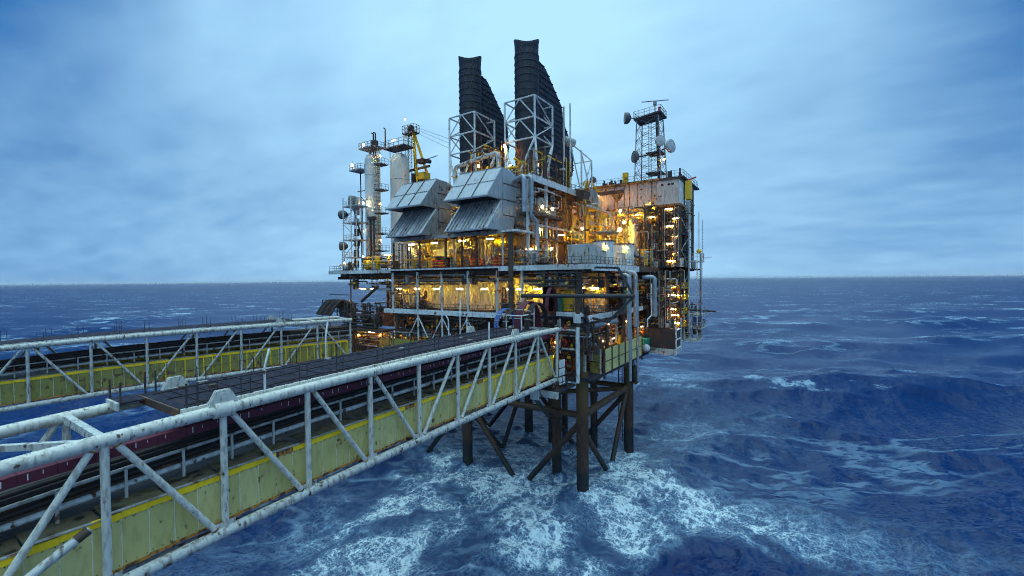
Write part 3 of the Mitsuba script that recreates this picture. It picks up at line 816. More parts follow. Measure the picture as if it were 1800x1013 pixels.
def cage(x0, x1, label):
    C = thing('stack_cage', label, 'frame')
    y0, y1 = 69.0, 75.7
    zs = (57.8, 61.5, 65.3)
    cs = [(x0, y0), (x1, y0), (x1, y1), (x0, y1)]
    for x, y in cs:
        part(C, 'post', tube((x, y, zs[0]), (x, y, zs[2]), .19, 12), 'white_paint')
    for z in zs:
        for a, b in zip(cs, cs[1:] + cs[:1]):
            part(C, 'ring_beam', tube((*a, z), (*b, z), .15, 10), 'white_paint')
    for i, (a, b) in enumerate(zip(cs, cs[1:] + cs[:1])):
        m = ((a[0] + b[0]) / 2, (a[1] + b[1]) / 2)
        for z0, z1 in ((zs[0], zs[1]), (zs[1], zs[2])):
            if i in (0, 2):
                part(C, 'diagonal', tube((*a, z0), (*m, z1), .11, 8), 'white_paint'); part(C, 'diagonal', tube((*b, z0), (*m, z1), .11, 8), 'white_paint')
            elif z0 == zs[0]:
                part(C, 'diagonal', tube((*a, z0), (*b, z1), .11, 8), 'white_paint')
            else:
                part(C, 'diagonal', tube((*b, z0), (*a, z1), .11, 8), 'white_paint')
    for a, b in (((x1, y0, 57.8), (x1 + 1.6, y0 - 1.5, 48.8)), ((x1, y0, 57.8), (x1 - 3.4, y0 - 2, 48.8)), ((x1, y1, 57.8), (x1 + .8, y0 + 2, 48.8)), ((x0, y0, 57.8), (x0 + 1.2, y0 - 1.5, 48.8)), ((x0, y0, 57.8), (x0 + 2.6, y0 - 1, 48.8)),
                 ((x0, y1, 57.8), (x0, y1 - 1, 48.8)), ((x1 + 1.6, y0 - 1.5, 48.8), (x1, y1, 57.8))):
        part(C, 'leg', tube(a, b, .21, 10), 'white_paint')
    return C


cage(-46.75, -40.2, 'white tubular cage round the right exhaust stack')
cage(-60.6, -54.0, 'white tubular cage round the left exhaust stack')
k = thing('side_frame', 'open white steel frame at the right foot of the right exhaust stack', 'frame')
for y, z1 in ((79, 66.5), (84.2, 58.6), (89.5, 57.6)):
    part(k, 'post', tube((-38.0, y, 48.9), (-38.0, y, z1), .17, 10), 'white_paint')
for a, b in (((-38, 79, 58.8), (-38, 89.5, 57.6)), ((-38, 79, 49.2), (-38, 89.5, 49.2)), ((-38, 84.2, 49.2), (-38, 89.5, 57.6)), ((-38, 84.2, 58.2), (-38, 89.5, 49.4)), ((-38, 79, 58.6), (-38, 84.2, 49.4)), ((-38, 89.5, 57.6), (-42, 89.5, 57.6))):
    part(k, 'bar', tube(a, b, .12, 8), 'white_paint')

# ------------------------------------------------------------------ vessels on the left
def column(cx, cy, r, z1, label, lights):
    C = thing('process_column', label, 'vessel')
    part(C, 'shell', lathe([(r, 34.1), (r, z1 - r * .9), (r * .93, z1 - r * .55), (r * .72, z1 - r * .2), (r * .35, z1 - .02), (.01, z1)], 32, (cx, cy, 0)), 'vessel_white')
    for z in np.arange(39, z1 - 3, 5.6):
        part(C, 'weld_band', lathe([(r, z - .1), (r + .05, z - .06), (r + .05, z + .06), (r, z + .1)], 32, (cx, cy, 0)), 'pale_pipe')
    return C


c1 = column(-81.2, 66, 1.62, 60.6, 'slim white process column at the left edge of the main deck', 0)
for dz, half in ((0, 1), (-4.4, 0)):
    z = 61.8 + dz
    lk = part(c1, 'landing', box(-83.6 if half else -87.0, -78.2 if half else -83.0, 64.2, 67.4, z - .16, z), 'grey_paint')
    a, b = grid_rail([(-83.6 if half else -87.0, 67.3, z), (-83.6 if half else -87.0, 64.3, z), (-78.4 if half else -83, 64.3, z), (-78.4 if half else -83, 67.3, z)], 1.2, 1.0, .035)
    part(lk, 'rail', join(a, b), 'dark_steel')
for x in (-80.6, -79.9):
    part(c1, 'vent_pipe', ptube(bend([(x, 66, 60), (x, 66, 65.2), (x - .6, 66, 65.4)], .4), .16, 8), 'dark_steel')
part(c1, 'top_valve', join(capsule((-80.2, 66, 61.8), .8, 1.9, 12), tube((-82, 66, 60.2), (-81.4, 66, 61.8), .25, 8)), 'dark_steel')
c2 = column(-79.9, 73, 2.25, 62.2, 'fat white process vessel behind the slim one, left of the crane', 0)
lk = part(c2, 'landing', box(-83.2, -76.3, 71, 74.5, 63.2, 63.4), 'dark_steel')
a, b = grid_rail([(-83.1, 74.4, 63.4), (-83.1, 71.1, 63.4), (-76.4, 71.1, 63.4), (-76.4, 74.4, 63.4)], 1.7, 1.6, .04)
part(lk, 'rail', join(a, b), 'dark_steel')
part(c2, 'vent_pipe', ptube(bend([(-82.9, 71.4, 63.4), (-82.9, 71.4, 68.2), (-83.4, 71.4, 68.5)], .3), .15, 8), 'dark_steel')
part(c2, 'vent_pipe', tube((-82.9, 71.6, 63.4), (-80.9, 71.6, 63.6), .14, 8), 'rust_steel')
part(c2, 'strut', join(tube((-82, 72, 61), (-82, 72, 63.3), .08, 6), tube((-78, 72, 61), (-78, 72, 63.3), .08, 6)), 'dark_steel')
k = thing('column_ladder', 'caged ladder with small landings between the two white vessels', 'ladder')
for x in (-78.3, -77.6):
    part(k, 'rail', beam((x, 65.2, 34.1), (x, 65.2, 61), .09), 'yellow_paint')
part(k, 'rungs', join(*[beam((-78.3, 65.2, z), (-77.6, 65.2, z), .05) for z in np.arange(34.5, 61, .45)]), 'rust_steel', kind='stuff')
part(k, 'cage_hoops', join(*[ptube([(-77.95 + .55 * math.cos(a), 64.9 + .75 * math.sin(a) - .3, z) for a in np.linspace(0, 2 * np.pi, 11)], .03, 4, False) for z in np.arange(36, 61, .9)]), 'dark_steel', kind='stuff')
for z in (57.6, 52, 46.9, 42.4, 38.6):
    lk = part(k, 'landing', box(-78.6, -76.2, 64.4, 66.4, z - .15, z), 'dark_steel')
    a, b = grid_rail([(-78.5, 64.45, z), (-76.25, 64.45, z), (-76.25, 66.4, z)], 1.2, .9, .03)
    part(lk, 'rail', join(a, b), 'dark_steel')
k = thing('dark_exchanger', 'upright rusty black tube bundle in front of the slim column', 'pipework')
for x in (-78.3, -77.3):
    part(k, 'tube', tube((x, 63, 36.5), (x, 63, 45.4), .26, 10), 'dark_steel')
part(k, 'header', box(-78.7, -76.9, 62.5, 63.5, 45.2, 45.9), 'dark_steel'); part(k, 'header', box(-80.2, -74, 62.2, 63.8, 36.0, 36.9), 'rust_steel')

# scaffold tower with drum antennas
k = thing('access_tower', 'narrow open steel tower with landings at the far left end of the deck', 'tower')
for x in (-84.3, -81.6, -79.8):
    for y in (60.5, 63.5):
        part(k, 'post', tube((x, y, 34.1), (x, y, 50.3 if x < -80 else 47), .12, 8), 'white_paint' if y < 62 else 'pale_pipe')
for z in (37.2, 41.0, 44.8, 48.4):
    lk = part(k, 'landing', box(-84.5, -79.6, 60.4, 63.6, z - .15, z), 'pale_pipe')
    a, b = grid_rail([(-84.4, 63.4, z), (-84.4, 60.5, z), (-79.7, 60.5, z)], 1.1, 1.3, .03)
    part(lk, 'rail', join(a, b), 'pale_pipe')
for i, z in enumerate((34.2, 37.2, 41.0, 44.8)):
    s = 1 if i % 2 else -1
    part(k, 'brace', tube((-82 - 2.3 * s, 60.45, z), (-82 + 2.3 * s, 60.45, z + 3.6), .08, 8), 'pale_pipe')
part(k, 'stair_stringer', beam((-83.5, 62, 34.2), (-80.5, 62, 41), .25), 'dark_steel'); part(k, 'stair_stringer', beam((-80.5, 62.5, 41), (-83.5, 62.5, 48.4), .25), 'dark_steel')
for z in np.arange(35, 49, 2.3):
    part(k, 'drum', drum((-83.0 + (z * 7 % 2), 62, z), .55, 1.5), 'dark_steel' if int(z) % 2 else 'grey_paint')
k2 = thing('antenna_mast', 'thin mast with a cross arm left of the slim white column', 'mast')
part(k2, 'pole', tube((-85.3, 66, 34.1), (-85.3, 66, 58), .12, 8), 'dark_steel'); part(k2, 'arm', beam((-86.4, 66, 52.8), (-83.0, 66, 52.8), .16), 'dark_steel'); part(k2, 'arm', tube((-85.3, 66, 51.5), (-83, 66, 49.5), .09, 6), 'dark_steel')
def drum_antenna(c, r, l, ax, mount, label, mat='dish_dark'):
    k = thing('drum_antenna', label, 'antenna')
    ax = A(ax, float) / np.linalg.norm(ax)
    part(k, 'shroud', lathe([(r * .35, -l * .55), (r * .8, -l * .3), (r, 0), (r, l * .5), (r * .97, l * .52)], 24, c, ax), mat)
    part(k, 'radome', lathe([(r * .97, l * .5), (r * .6, l * .56), (.01, l * .58)], 24, c, ax), 'grey_paint' if mat == 'dish_dark' else mat)
    part(k, 'mount', tube(A(c) - ax * l * .4, mount, .12, 8), 'dark_steel')
    return k
drum_antenna((-86.2, 62, 47.0), 1.0, 1.6, (-1, -.3, 0), (-84.3, 62, 47), 'grey drum antenna that sticks out left from the upper access tower')
drum_antenna((-86.4, 62, 39.9), 1.0, 1.6, (-.75, -.7, 0), (-86.6, 62, 38.6), 'grey drum antenna on the little ladder mast at the far left')
drum_antenna((-82.6, 62, 49.7), 1.15, 1.9, (-.7, -.7, 0), (-81.8, 62.5, 49), 'dark drum antenna on top of the access tower', 'dish_dark')
k = thing('lattice_post', 'short lattice post carrying the lowest drum antenna at the deck end', 'mast')
for x in (-86.9, -86.2):
    part(k, 'rail', beam((x, 62, 34.0), (x, 62, 38.8), .09), 'dark_steel')
part(k, 'rungs', join(*[beam((-86.9, 62, z), (-86.2, 62, z + .2), .06) for z in np.arange(34.4, 38.6, .5)]), 'dark_steel', kind='stuff')
part(F, 'main_deck', box(-87.4, -84.62, 60, 66, 33.75, 34.1), 'deck_dark')

# ------------------------------------------------------------------ crane
k = thing('deck_crane', 'yellow a-frame crane with a blue-grey lattice mast behind the left hood', 'crane')
top = A((-78.3, 76, 68.4))
for q in ((-76.4, 75.4, 55.0), (-75.2, 77.5, 57.5)):
    part(k, 'boom_leg', beam(top, q, .36, .5), 'yellow_paint')
part(k, 'boom_leg', beam(top, (-78.4, 77, 55), .4, .5), 'rust_steel')
for x in (-80.4, -79.4):
    for y in (75.3, 76.5):
        part(k, 'mast_post', beam((x, y, 48), (x, y, 69.5), .11), 'grey_paint')
part(k, 'mast_lacing', join(*[beam((-80.4, y, z), (-79.4, y, z + .8 * s), .06) for y in (75.3, 76.5) for z in np.arange(49, 69, .85) for s in (0, 1)]), 'grey_paint', kind='stuff')
lk = part(k, 'platform', box(-81, -77.2, 75, 77, 67.4, 67.65), 'dark_steel')
a, b = grid_rail([(-81, 75, 67.65), (-77.2, 75, 67.65), (-77.2, 77, 67.65), (-81, 77, 67.65), (-81, 75, 67.65)], 1.8, .9, .04)
part(lk, 'rail', join(a, b), 'dark_steel')
part(k, 'sheave', drum((-78.9, 75.5, 68.6), .8, .8, 18, (1, 0, 0)), 'rust_steel')
part(k, 'cab', box(-76.3, -74.2, 75.2, 77.4, 56.0, 57.6), 'yellow_paint'); part(k, 'machinery', join(box(-76.8, -74.6, 75.4, 77, 60.0, 60.9), beam((-80, 76, 58.7), (-73, 76, 58.9), .45)), 'rust_steel')
part(k, 'jib', tube((-76, 76, 60.4), (-70.5, 76, 60.9), .1, 8), 'dark_steel')
part(k, 'slew_post', tube((-76.5, 76.3, 48), (-76.5, 76.3, 56), .9, 16), 'rust_steel'); part(k, 'slew_post', tube((-79, 76.5, 48), (-79, 76.5, 58), .5, 12), 'rust_steel')
for dz in (0, .55, -.7):
    part(k, 'cable', tube((-78, 76, 68.6 + dz), (-60.6, 69.2, 60.2 + 1.6 * dz), .035, 4), 'dark_steel')
part(k, 'winch', drum((-73.7, 76, 60.2), .5, .9, 14, (0, 1, 0)), 'dark_steel')

# ------------------------------------------------------------------ tall block on the right with its mast
Bk = thing('module_block', 'tall module at the back right with pinkish wall panels over an orange lit wall', 'module')
xs = [-46, -43.2, -40.4, -37.6, -34.8, -32.6, -31.4, -29.6, -28.2, -26.6, -25.3]
for a, b in zip(xs[:-1], xs[1:]):
    part(Bk, 'wall_panel', corr((a + .03, 95, 47.5), (b - a - .06, 0, 0), (0, 0, 5.1), 5, .06), 'block_wall')
    part(Bk, 'lower_wall_panel', corr((a + .03, 95.1, 34.1), (b - a - .06, 0, 0), (0, 0, 13.1), 4, .16), 'bay_wall')
    part(Bk, 'joint_strip', box(b - .12, b + .04, 94.86, 95.0, 47.5, 52.6), 'orange_rust' if int(b * 7) % 3 == 0 else 'pale_pipe')
part(Bk, 'sill_beam', box(-46, -25.2, 94.7, 95.08, 47.1, 47.5), 'orange_rust'); part(Bk, 'sill_beam', box(-46, -33, 94.8, 95.05, 41.2, 41.5), 'orange_rust')
part(Bk, 'roof', box(-46.3, -20.0, 94.6, 111, 52.65, 52.95), 'rust_steel'); part(Bk, 'roof_trim', box(-46.3, -25.0, 94.45, 94.6, 52.5, 53.0), 'orange_rust')
part(Bk, 'core', box(-45.5, -26, 95.5, 110, 34.2, 52.6), 'rust_steel')
part(Bk, 'corner_post', box(-25.3, -24.7, 94.4, 95, 34.1, 52.6), 'grey_paint')
part(Bk, 'end_wall', box(-26, -23, 100, 110, 34.2, 52.6), 'rust_steel')
Cb = thing('cabin_box', 'grey box cabin hung under the roof at the right corner of the tall module', 'cabin')
part(Cb, 'shell', box(-24.65, -20.45, 92, 96.4, 47.0, 51.85), 'block_wall')
part(Cb, 'side_plate', box(-20.44, -20.38, 92.1, 96.3, 47.1, 51.8), 'white_paint'); part(Cb, 'floor', box(-24.9, -20.1, 91.8, 96.6, 46.6, 46.98), 'orange_rust'); part(Cb, 'roof_plate', box(-24.8, -20.2, 91.8, 96.6, 51.87, 52.05), 'rust_steel')
for x in (-23.9, -22.6, -21.9):
    part(Cb, 'vent', box(x, x + .5, 91.95, 91.99, 50.8, 51.2), 'black_pipe')
rail([(-46, 94.7, 52.95), (-20.2, 94.7, 52.95), (-20.2, 110, 52.95)], 'thin railing along the roof edge of the tall module', 1.3, 1.7, .03)
k = thing('escape_rack', 'yellow box and grey grid hung on the outer right end of the tall module', 'rack')
part(k, 'box', box(-20.0, -18.9, 95.5, 97, 48.2, 52.0), 'yellow_paint'); part(k, 'grid', join(*[box(-20, -18.9, 95.5, 95.6, z, z + .18) for z in np.arange(41.5, 48, .55)], box(-19.9, -19.0, 95.65, 95.75, 41.5, 48)), 'pale_pipe'); part(k, 'arm', beam((-19.4, 96, 52.2), (-17.9, 96, 52.6), .25), 'red_paint')
k = thing('roof_winch', 'yellow winch frame on the roof edge above the orange wall', 'winch')
part(k, 'frame', join(beam((-41.5, 92.5, 51.5), (-39.6, 92.5, 54.0), .35), beam((-39.6, 92.5, 54), (-37.8, 92.5, 51.4), .35), beam((-42, 92.5, 51.3), (-37, 92.5, 51.3), .3), drum((-40.6, 92.2, 53.5), .75, .9, 14, (0, 1, 0))), 'yellow_paint'); part(k, 'drum', drum((-38.9, 92, 54.1), .7, .8, 16, (0, 1, 0)), 'dish_dark')
k = thing('gantry_beam', 'rusty overhead gantry beam under the roof in front of the pinkish wall', 'beam')
part(k, 'beam', beam((-45, 91.5, 50.6), (-31.6, 91.5, 50.6), .5, .7), 'rust_steel'); part(k, 'hook_block', join(prism([(-34.4, 91.2, 50.2), (-31.6, 91.2, 50.2), (-32.6, 91.2, 48.7), (-33.4, 91.2, 48.7)], (0, .6, 0)), beam((-33, 91.5, 48.7), (-33, 91.5, 46.5), .25)), 'orange_rust')
single('roof_box', join(box(-33.1, -32.0, 95.2, 96, 52.95, 55.4), tube((-32.5, 95.5, 52.9), (-32.5, 95.5, 53.2), .5, 10)), 'yellow_paint', 'yellow cabinet standing on the roof edge of the tall module', 'cabinet')
k = thing('roof_gear', 'cluster of small dark valves and fittings on the roof beside the winch', 'pipework')
rng = random.Random(8)
for i in range(14):
    x = rng.uniform(-38, -33.4)
    part(k, 'fitting', drum((x, 95.5, 52.95), rng.uniform(.12, .3), rng.uniform(.5, 1.3), 8), 'dark_steel')
for i in range(10):
    part(k, 'fitting', drum((rng.uniform(-24, -20.8), rng.uniform(95, 100), 52.95), rng.uniform(.12, .3), rng.uniform(.8, 2.2), 8), 'dark_steel')

M = thing('radio_mast', 'lattice radio mast with dishes on the roof of the tall module', 'mast')
cs = [(-31.0, 97.0), (-25.2, 97.0), (-25.2, 102), (-31.0, 102)]
ct = [(-30.6, 97.5), (-25.9, 97.5), (-25.9, 101.5), (-30.6, 101.5)]
for a, b in zip(cs, ct):
    part(M, 'leg', tube((*a, 52.9), (*b, 67.4), .13, 8), 'grey_paint')
zz = np.linspace(52.9, 67.4, 7)
for i in range(4):
    for j in range(6):
        u0, u1 = j / 6, (j + 1) / 6
        L = lambda q, u: A((*(A(cs[q % 4]) * (1 - u) + A(ct[q % 4]) * u), 52.9 + 14.5 * u))
        part(M, 'bracing', join(tube(L(i, u1), L(i + 1, u1), .05, 5), tube(L(i, u0), L(i + 1, u1), .045, 5), tube(L(i + 1, u0), L(i, u1), .045, 5)), 'grey_paint')
lk = part(M, 'platform', prism([(-31.2, 97, 67.2), (-25.2, 97, 67.8), (-25.2, 102, 67.8), (-31.2, 102, 67.2)], (0, 0, .3)), 'dark_steel')
part(M, 'platform', box(-28.6, -25.2, 97.2, 101, 59.4, 59.6), 'dark_steel'); part(M, 'platform', box(-28.6, -25.2, 97.2, 101, 55.0, 55.2), 'dark_steel')
a, b = grid_rail([(-31.2, 97.1, 67.6), (-25.3, 97.1, 68), (-25.3, 102, 68), (-31.2, 102, 67.6), (-31.2, 97.1, 67.6)], 1.4, 1.2, .035)
part(lk, 'rail', join(a, b), 'dark_steel')
part(M, 'ladder', join(*[beam((-28.2, 98, z), (-27.5, 98, z), .05) for z in np.arange(53, 67.3, .4)], beam((-28.2, 98, 53), (-28.2, 98, 67.4), .07), beam((-27.5, 98, 53), (-27.5, 98, 67.4), .07)), 'dark_steel')
part(M, 'cable_run', beam((-25.9, 98, 53), (-26.4, 98, 67.4), .45), 'dark_steel')
k = thing('radar_scanner', 'radar bar on a pedestal on top of the radio mast', 'radar')
part(k, 'pedestal', join(tube((-27.0, 99, 67.8), (-27.0, 99, 70.3), .12, 8), drum((-27, 99, 70.2), .4, .7, 12)), 'grey_paint'); part(k, 'bar', beam((-29.8, 98.4, 71.3), (-24.2, 99.6, 70.9), .22, .14), 'grey_paint')
single('warning_light', drum((-25.9, 98.5, 68.2), .3, 1.2, 10), 'red_paint', 'small red warning light on the mast platform', 'lamp')
def dish(c, r, ax, mount, mat, label):
    k = thing('dish_antenna', label, 'antenna')
    ax = A(ax, float) / np.linalg.norm(ax)
    part(k, 'dish', lathe([(.15, -r * .55), (r * .5, -r * .42), (r * .9, -r * .12), (r, 0), (r, r * .38), (r * .96, r * .4)], 28, c, ax), mat)
    part(k, 'radome', lathe([(r * .96, r * .36), (r * .5, r * .44), (.01, r * .46)], 28, c, ax), 'dish_white' if mat == 'dish_white' else 'dish_dark')
    part(k, 'mount', tube(A(c) - ax * r * .45, mount, .16, 8), 'dark_steel')
dish((-30.6, 96.7, 58.9), 1.3, (-.8, -.75, 0), (-28.5, 98, 59.2), 'dish_dark', 'dark drum dish on the left of the radio mast')
dish((-25.4, 96.6, 61.4), 1.15, (.75, -.7, 0), (-25.5, 98, 61.2), 'dish_white', 'smaller white dish high on the right of the radio mast')
dish((-23.5, 97.3, 60.1), 1.4, (.95, -.35, .05), (-25.3, 98.5, 60), 'dish_white', 'larger white dish at the far right of the radio mast')
drum_antenna((-32.6, 97.3, 68.0), 1.25, 1.3, (-.9, -.5, 0), (-31, 98, 67.8), 'dark square-looking antenna at the top left of the radio mast')
k = thing('whip_aerial', 'pair of thin whip aerials on the outrigger at the far right edge', 'antenna')
part(k, 'whip', tube((-17.6, 97, 37), (-17.6, 97, 45.5), .05, 5), 'dark_steel'); part(k, 'whip', tube((-17.0, 97.5, 37), (-17.0, 97.5, 44), .05, 5), 'dark_steel')
k = thing('outrigger_platform', 'small railed outrigger with a yellow buoy light at the far right edge', 'platform')
part(k, 'floor', box(-20, -16.8, 95.5, 98.5, 35.2, 35.4), 'pale_pipe')
a, b = grid_rail([(-20, 95.5, 35.4), (-16.9, 95.5, 35.4), (-16.9, 98.5, 35.4)], 1.6, .8, .04)
part(k, 'rail', join(a, b), 'pale_pipe'); part(k, 'buoy', ball((-17.4, 96, 37.4), .5, 12), 'yellow_paint'); part(k, 'arm', beam((-16.9, 96, 36), (-15, 96, 36), .08), 'dark_steel')

# framed tower under the cabin box on the right (escape stairs, pipes)
Tw = thing('stair_tower', 'dark open stair tower full of lamps at the right end of the platform', 'stair tower')
for x, y in ((-24.6, 92), (-20.2, 92), (-20.2, 98.5), (-24.6, 98.5), (-19.2, 95.3)):
    part(Tw, 'post', tube((x, y, 19 if x > -24 else 26.5), (x, y, 46.6), .17, 10), 'rust_steel' if x < -20 else 'pale_pipe')
part(Tw, 'post', tube((-17.4, 97.3, 19.5), (-17.4, 97.3, 37), .11, 8), 'rust_steel')
part(Tw, 'back_wall', box(-28, -20.2, 98.6, 98.8, 18.5, 46.8), 'rust_steel'); part(Tw, 'inner_wall', box(-26.2, -26.0, 88, 98.5, 18.5, 46.5), 'rust_steel')
for z in (22.2, 24.8, 27.6, 29.9, 34.4, 37.6, 40.9, 44.2):
    lk = part(Tw, 'landing', box(-24.6, -19.6, 92.2, 98.4, z - .18, z), 'orange_rust' if z < 32 else 'dark_steel')
    a, b = grid_rail([(-24.5, 92.2, z), (-19.7, 92.2, z), (-19.7, 98.3, z)], 1.1, 1.1, .035)
    part(lk, 'rail', join(a, b), 'yellow_paint' if z < 32 else 'dark_steel')
for i, z in enumerate((22.2, 24.8, 27.6, 29.9, 34.4, 37.6, 40.9)):
    s = 1 if i % 2 else -1
    part(Tw, 'stair_flight', join(beam((-22.2 - 2 * s, 92.6, z), (-22.2 + 2 * s, 92.6, z + 2.9), .12, .3), beam((-22.2 - 2 * s, 93.6, z), (-22.2 + 2 * s, 93.6, z + 2.9), .12, .3)), 'yellow_paint' if z < 32 else 'rust_steel')
    part(Tw, 'brace', tube((-19.9, 92 if s > 0 else 98.4, z), (-19.9, 98.4 if s > 0 else 92, z + 3), .1, 8), 'pale_pipe')
k = thing('lower_box_module', 'dark rusty box module hung low at the right end over the sea', 'module')
part(k, 'shell', box(-27, -19.9, 86.5, 90.5, 18.4, 22.2), 'dark_steel'); part(k, 'skirt', box(-27.1, -19.8, 86.3, 90.7, 17.3, 18.38), 'pale_pipe')
part(k, 'end_frame', join(*[beam((-19.75, y, z0), (-19.75, y, z1), .22) for y, z0, z1 in ((86.5, 17.3, 23.4), (90.5, 17.6, 24))], *[beam((-19.75, 86.5, z), (-19.75, 90.5, z), .2) for z in (18.5, 20.2, 22)]), 'white_paint')
part(k, 'rib', join(*[box(x, x + .12, 86.38, 86.5, 18.4, 22.2) for x in np.arange(-26.8, -19.7, .9)]), 'dark_steel')
k = thing('outer_walkway', 'low walkway with posts beyond the box module at the far right', 'walkway')
for y0, y1, z in ((93, 99, 19.4), (97, 104, 21.5), (100, 106, 24.0)):
    part(k, 'floor', box(-21, -17.2, y0, y1, z - .2, z), 'pale_pipe')
    a, b = grid_rail([(-21, y0, z), (-17.3, y0, z), (-17.3, y1, z)], 1.2, 1.2, .045)
    part(k, 'rail', join(a, b), 'grey_paint')
for x, y in ((-17.4, 94), (-17.4, 99), (-20.6, 94)):
    part(k, 'hanger', tube((x, y, 19.2), (x, y, 35.3), .1, 8), 'pale_pipe')
part(k, 'blue_drum', drum((-18.6, 101, 21.5), .9, 2.0), 'blue_cable')
single('flare_boom', join(beam((-20, 100, 25.0), (-14.8, 100, 24.9), .32), beam((-20, 100, 24.4), (-18, 100, 24.9), .15)), 'dark_steel', 'dark boom that sticks out to the right over the sea', 'boom')

# ------------------------------------------------------------------ deck cargo and equipment
def red_tank(x, label):
    k = thing('red_tank', label, 'tank')
    for i in range(2):
        part(k, 'drum', drum((x - .62 + 1.24 * i, 59.0, 34.25), .58, 1.35), 'red_paint')
    part(k, 'band', join(*[lathe([(.585, 0), (.62, .03), (.62, .12), (.585, .15)], 18, (x - .62 + 1.24 * i, 59, z)) for i in range(2) for z in (34.6, 35.1)]), 'yellow_paint'); part(k, 'pallet', box(x - 1.3, x + 1.3, 58.35, 59.65, 34.1, 34.24), 'rust_steel')
    part(k, 'top_pipe', ptube(bend([(x - .62, 59, 35.6), (x - .62, 59, 35.95), (x + .62, 59, 35.95), (x + .62, 59, 35.6)], .2), .08, 8), 'rust_steel')
red_tank(-54.9, 'leftmost pair of red drums on the deck under the left hood')
red_tank(-46.2, 'pair of red drums on the deck behind the guard rail under the right hood')
red_tank(-41.5, 'rightmost pair of red drums beside the dark corner column')
k = thing('grey_skid', 'long grey equipment box on legs between the hood columns', 'machinery')
part(k, 'box', box(-57.6, -52.4, 60.6, 62.0, 36.4, 37.7), 'grey_paint'); part(k, 'legs', join(*[box(x, x + .2, 61.2, 62.4, 34.1, 36.4) for x in (-57.4, -55, -52.8)]), 'dark_steel')
single('yellow_drum', drum((-57.0, 59.6, 34.15), .75, 1.9), 'yellow_paint', 'upright bright yellow drum left of the red ones', 'drum')
k = thing('yellow_tank', 'horizontal yellow tank slung high at the right under the nearer hood', 'tank')
part(k, 'shell', capsule((-43.2, 60.4, 38.2), .75, 4.2, 18, (1, 0, 0)), 'yellow_paint'); part(k, 'straps', join(*[lathe([(.76, 0), (.80, .02), (.80, .1), (.76, .12)], 18, (x, 60.4, 38.2), (1, 0, 0)) for x in (-42.3, -40.4)]), 'rust_steel')
k = thing('yellow_boiler', 'round yellow lit vessel low on the left end of the deck', 'vessel')
part(k, 'shell', capsule((-75.0, 60.0, 34.2), 1.3, 2.1, 22), 'yellow_paint'); part(k, 'band', lathe([(1.31, 35.1), (1.4, 35.14), (1.4, 35.3), (1.31, 35.34)], 22, (-75.0, 60.0, 0)), 'grey_paint')
k = thing('white_container', 'white ribbed container on the main deck in front of the orange wall', 'container')
part(k, 'side', corr((-26.3, 61.0, 34.4), (0, 4.4, 0), (0, 0, 2.7), 10, .1), 'pale_pipe'); part(k, 'front', corr((-29.9, 61.0, 34.4), (3.6, 0, 0), (0, 0, 2.7), 9, .14), 'pale_pipe'); part(k, 'roof', box(-30.0, -26.2, 60.9, 65.5, 37.1, 37.25), 'pale_pipe'); part(k, 'base', box(-29.9, -26.3, 61.0, 65.4, 34.12, 34.38), 'rust_steel')
for x, y, r, lab in ((-27.1, 68.6, 1.7, 'nearer round white tank with bright lamp glow beside the ribbed container'), (-27.1, 77.4, 2.1, 'farther round white tank at the right of the pair')):
    k = thing('white_tank', lab, 'tank')
    part(k, 'shell', drum((x, y, 34.15), r, 3.9, 28), 'white_paint'); part(k, 'rim', lathe([(r, 38.0), (r + .12, 38.03), (r + .12, 38.15), (r, 38.18)], 28, (x, y, 0)), 'rust_steel'); part(k, 'pipe', ptube(bend([(x + r * .6, y - r, 34.3), (x + r * .6, y - r, 36.5), (x - .2, y - r, 36.5)], .3), .12, 8), 'pale_pipe')
k = thing('orange_vessel', 'tall orange lit vessel standing left of the stair tower', 'vessel')
part(k, 'shell', capsule((-29.4, 91.6, 35.5), 1.25, 8.0, 22), 'pale_pipe'); part(k, 'skirt', lathe([(1.1, 34.1), (1.1, 36)], 20, (-29.4, 91.6, 0)), 'rust_steel')
k = thing('round_canopy', 'flat round canopy on posts above the white tanks', 'canopy')
part(k, 'disc', lathe([(.01, 40.7), (2.6, 40.35), (2.6, 40.2), (.01, 40.2)], 24, (-29.8, 76, 0)), 'grey_paint')
for a in (0, 2.1, 4.2):
    part(k, 'post', tube((-29.8 + 1.8 * math.cos(a), 76 + 1.8 * math.sin(a), 34.1), (-29.8 + 1.8 * math.cos(a), 76 + 1.8 * math.sin(a), 40.2), .1, 8), 'yellow_paint')
k = thing('vent_box', 'dark square ventilator box on the frame right of the stack deck', 'ventilator')
part(k, 'hood', hexa([(-36.4, 77.6, 47.0), (-34.6, 77.6, 47.0), (-34.6, 80.2, 47.0), (-36.4, 80.2, 47.0), (-36.4, 77.2, 48.9), (-34.4, 77.2, 48.9), (-34.4, 80.2, 48.9), (-36.4, 80.2, 48.9)]), 'dark_steel'); part(k, 'duct', box(-36.3, -34.8, 78.2, 80, 43, 46.98), 'orange_rust')
single('ribbed_intake', corr((-34.3, 80.4, 46.0), (0, 3.2, 0), (0, 0, 3.4), 6, .2), 'grey_paint', 'ribbed grey panel beside the dark ventilator box', 'panel')
k = thing('green_bins', 'pair of green skips on the low deck right of the green wall', 'skip')
for y in (84.0, 86.3):
    part(k, 'bin', hexa([(-26.2, y, 18.6), (-24.9, y, 18.6), (-24.9, y + 1.7, 18.6), (-26.2, y + 1.7, 18.6), (-26.5, y - .1, 20.3), (-24.6, y - .1, 20.3), (-24.6, y + 1.8, 20.3), (-26.5, y + 1.8, 20.3)]), 'green_paint')
part(F, 'lower_landing', box(-28, -24.4, 82.2, 89, 17.9, 18.2), 'rust_steel')
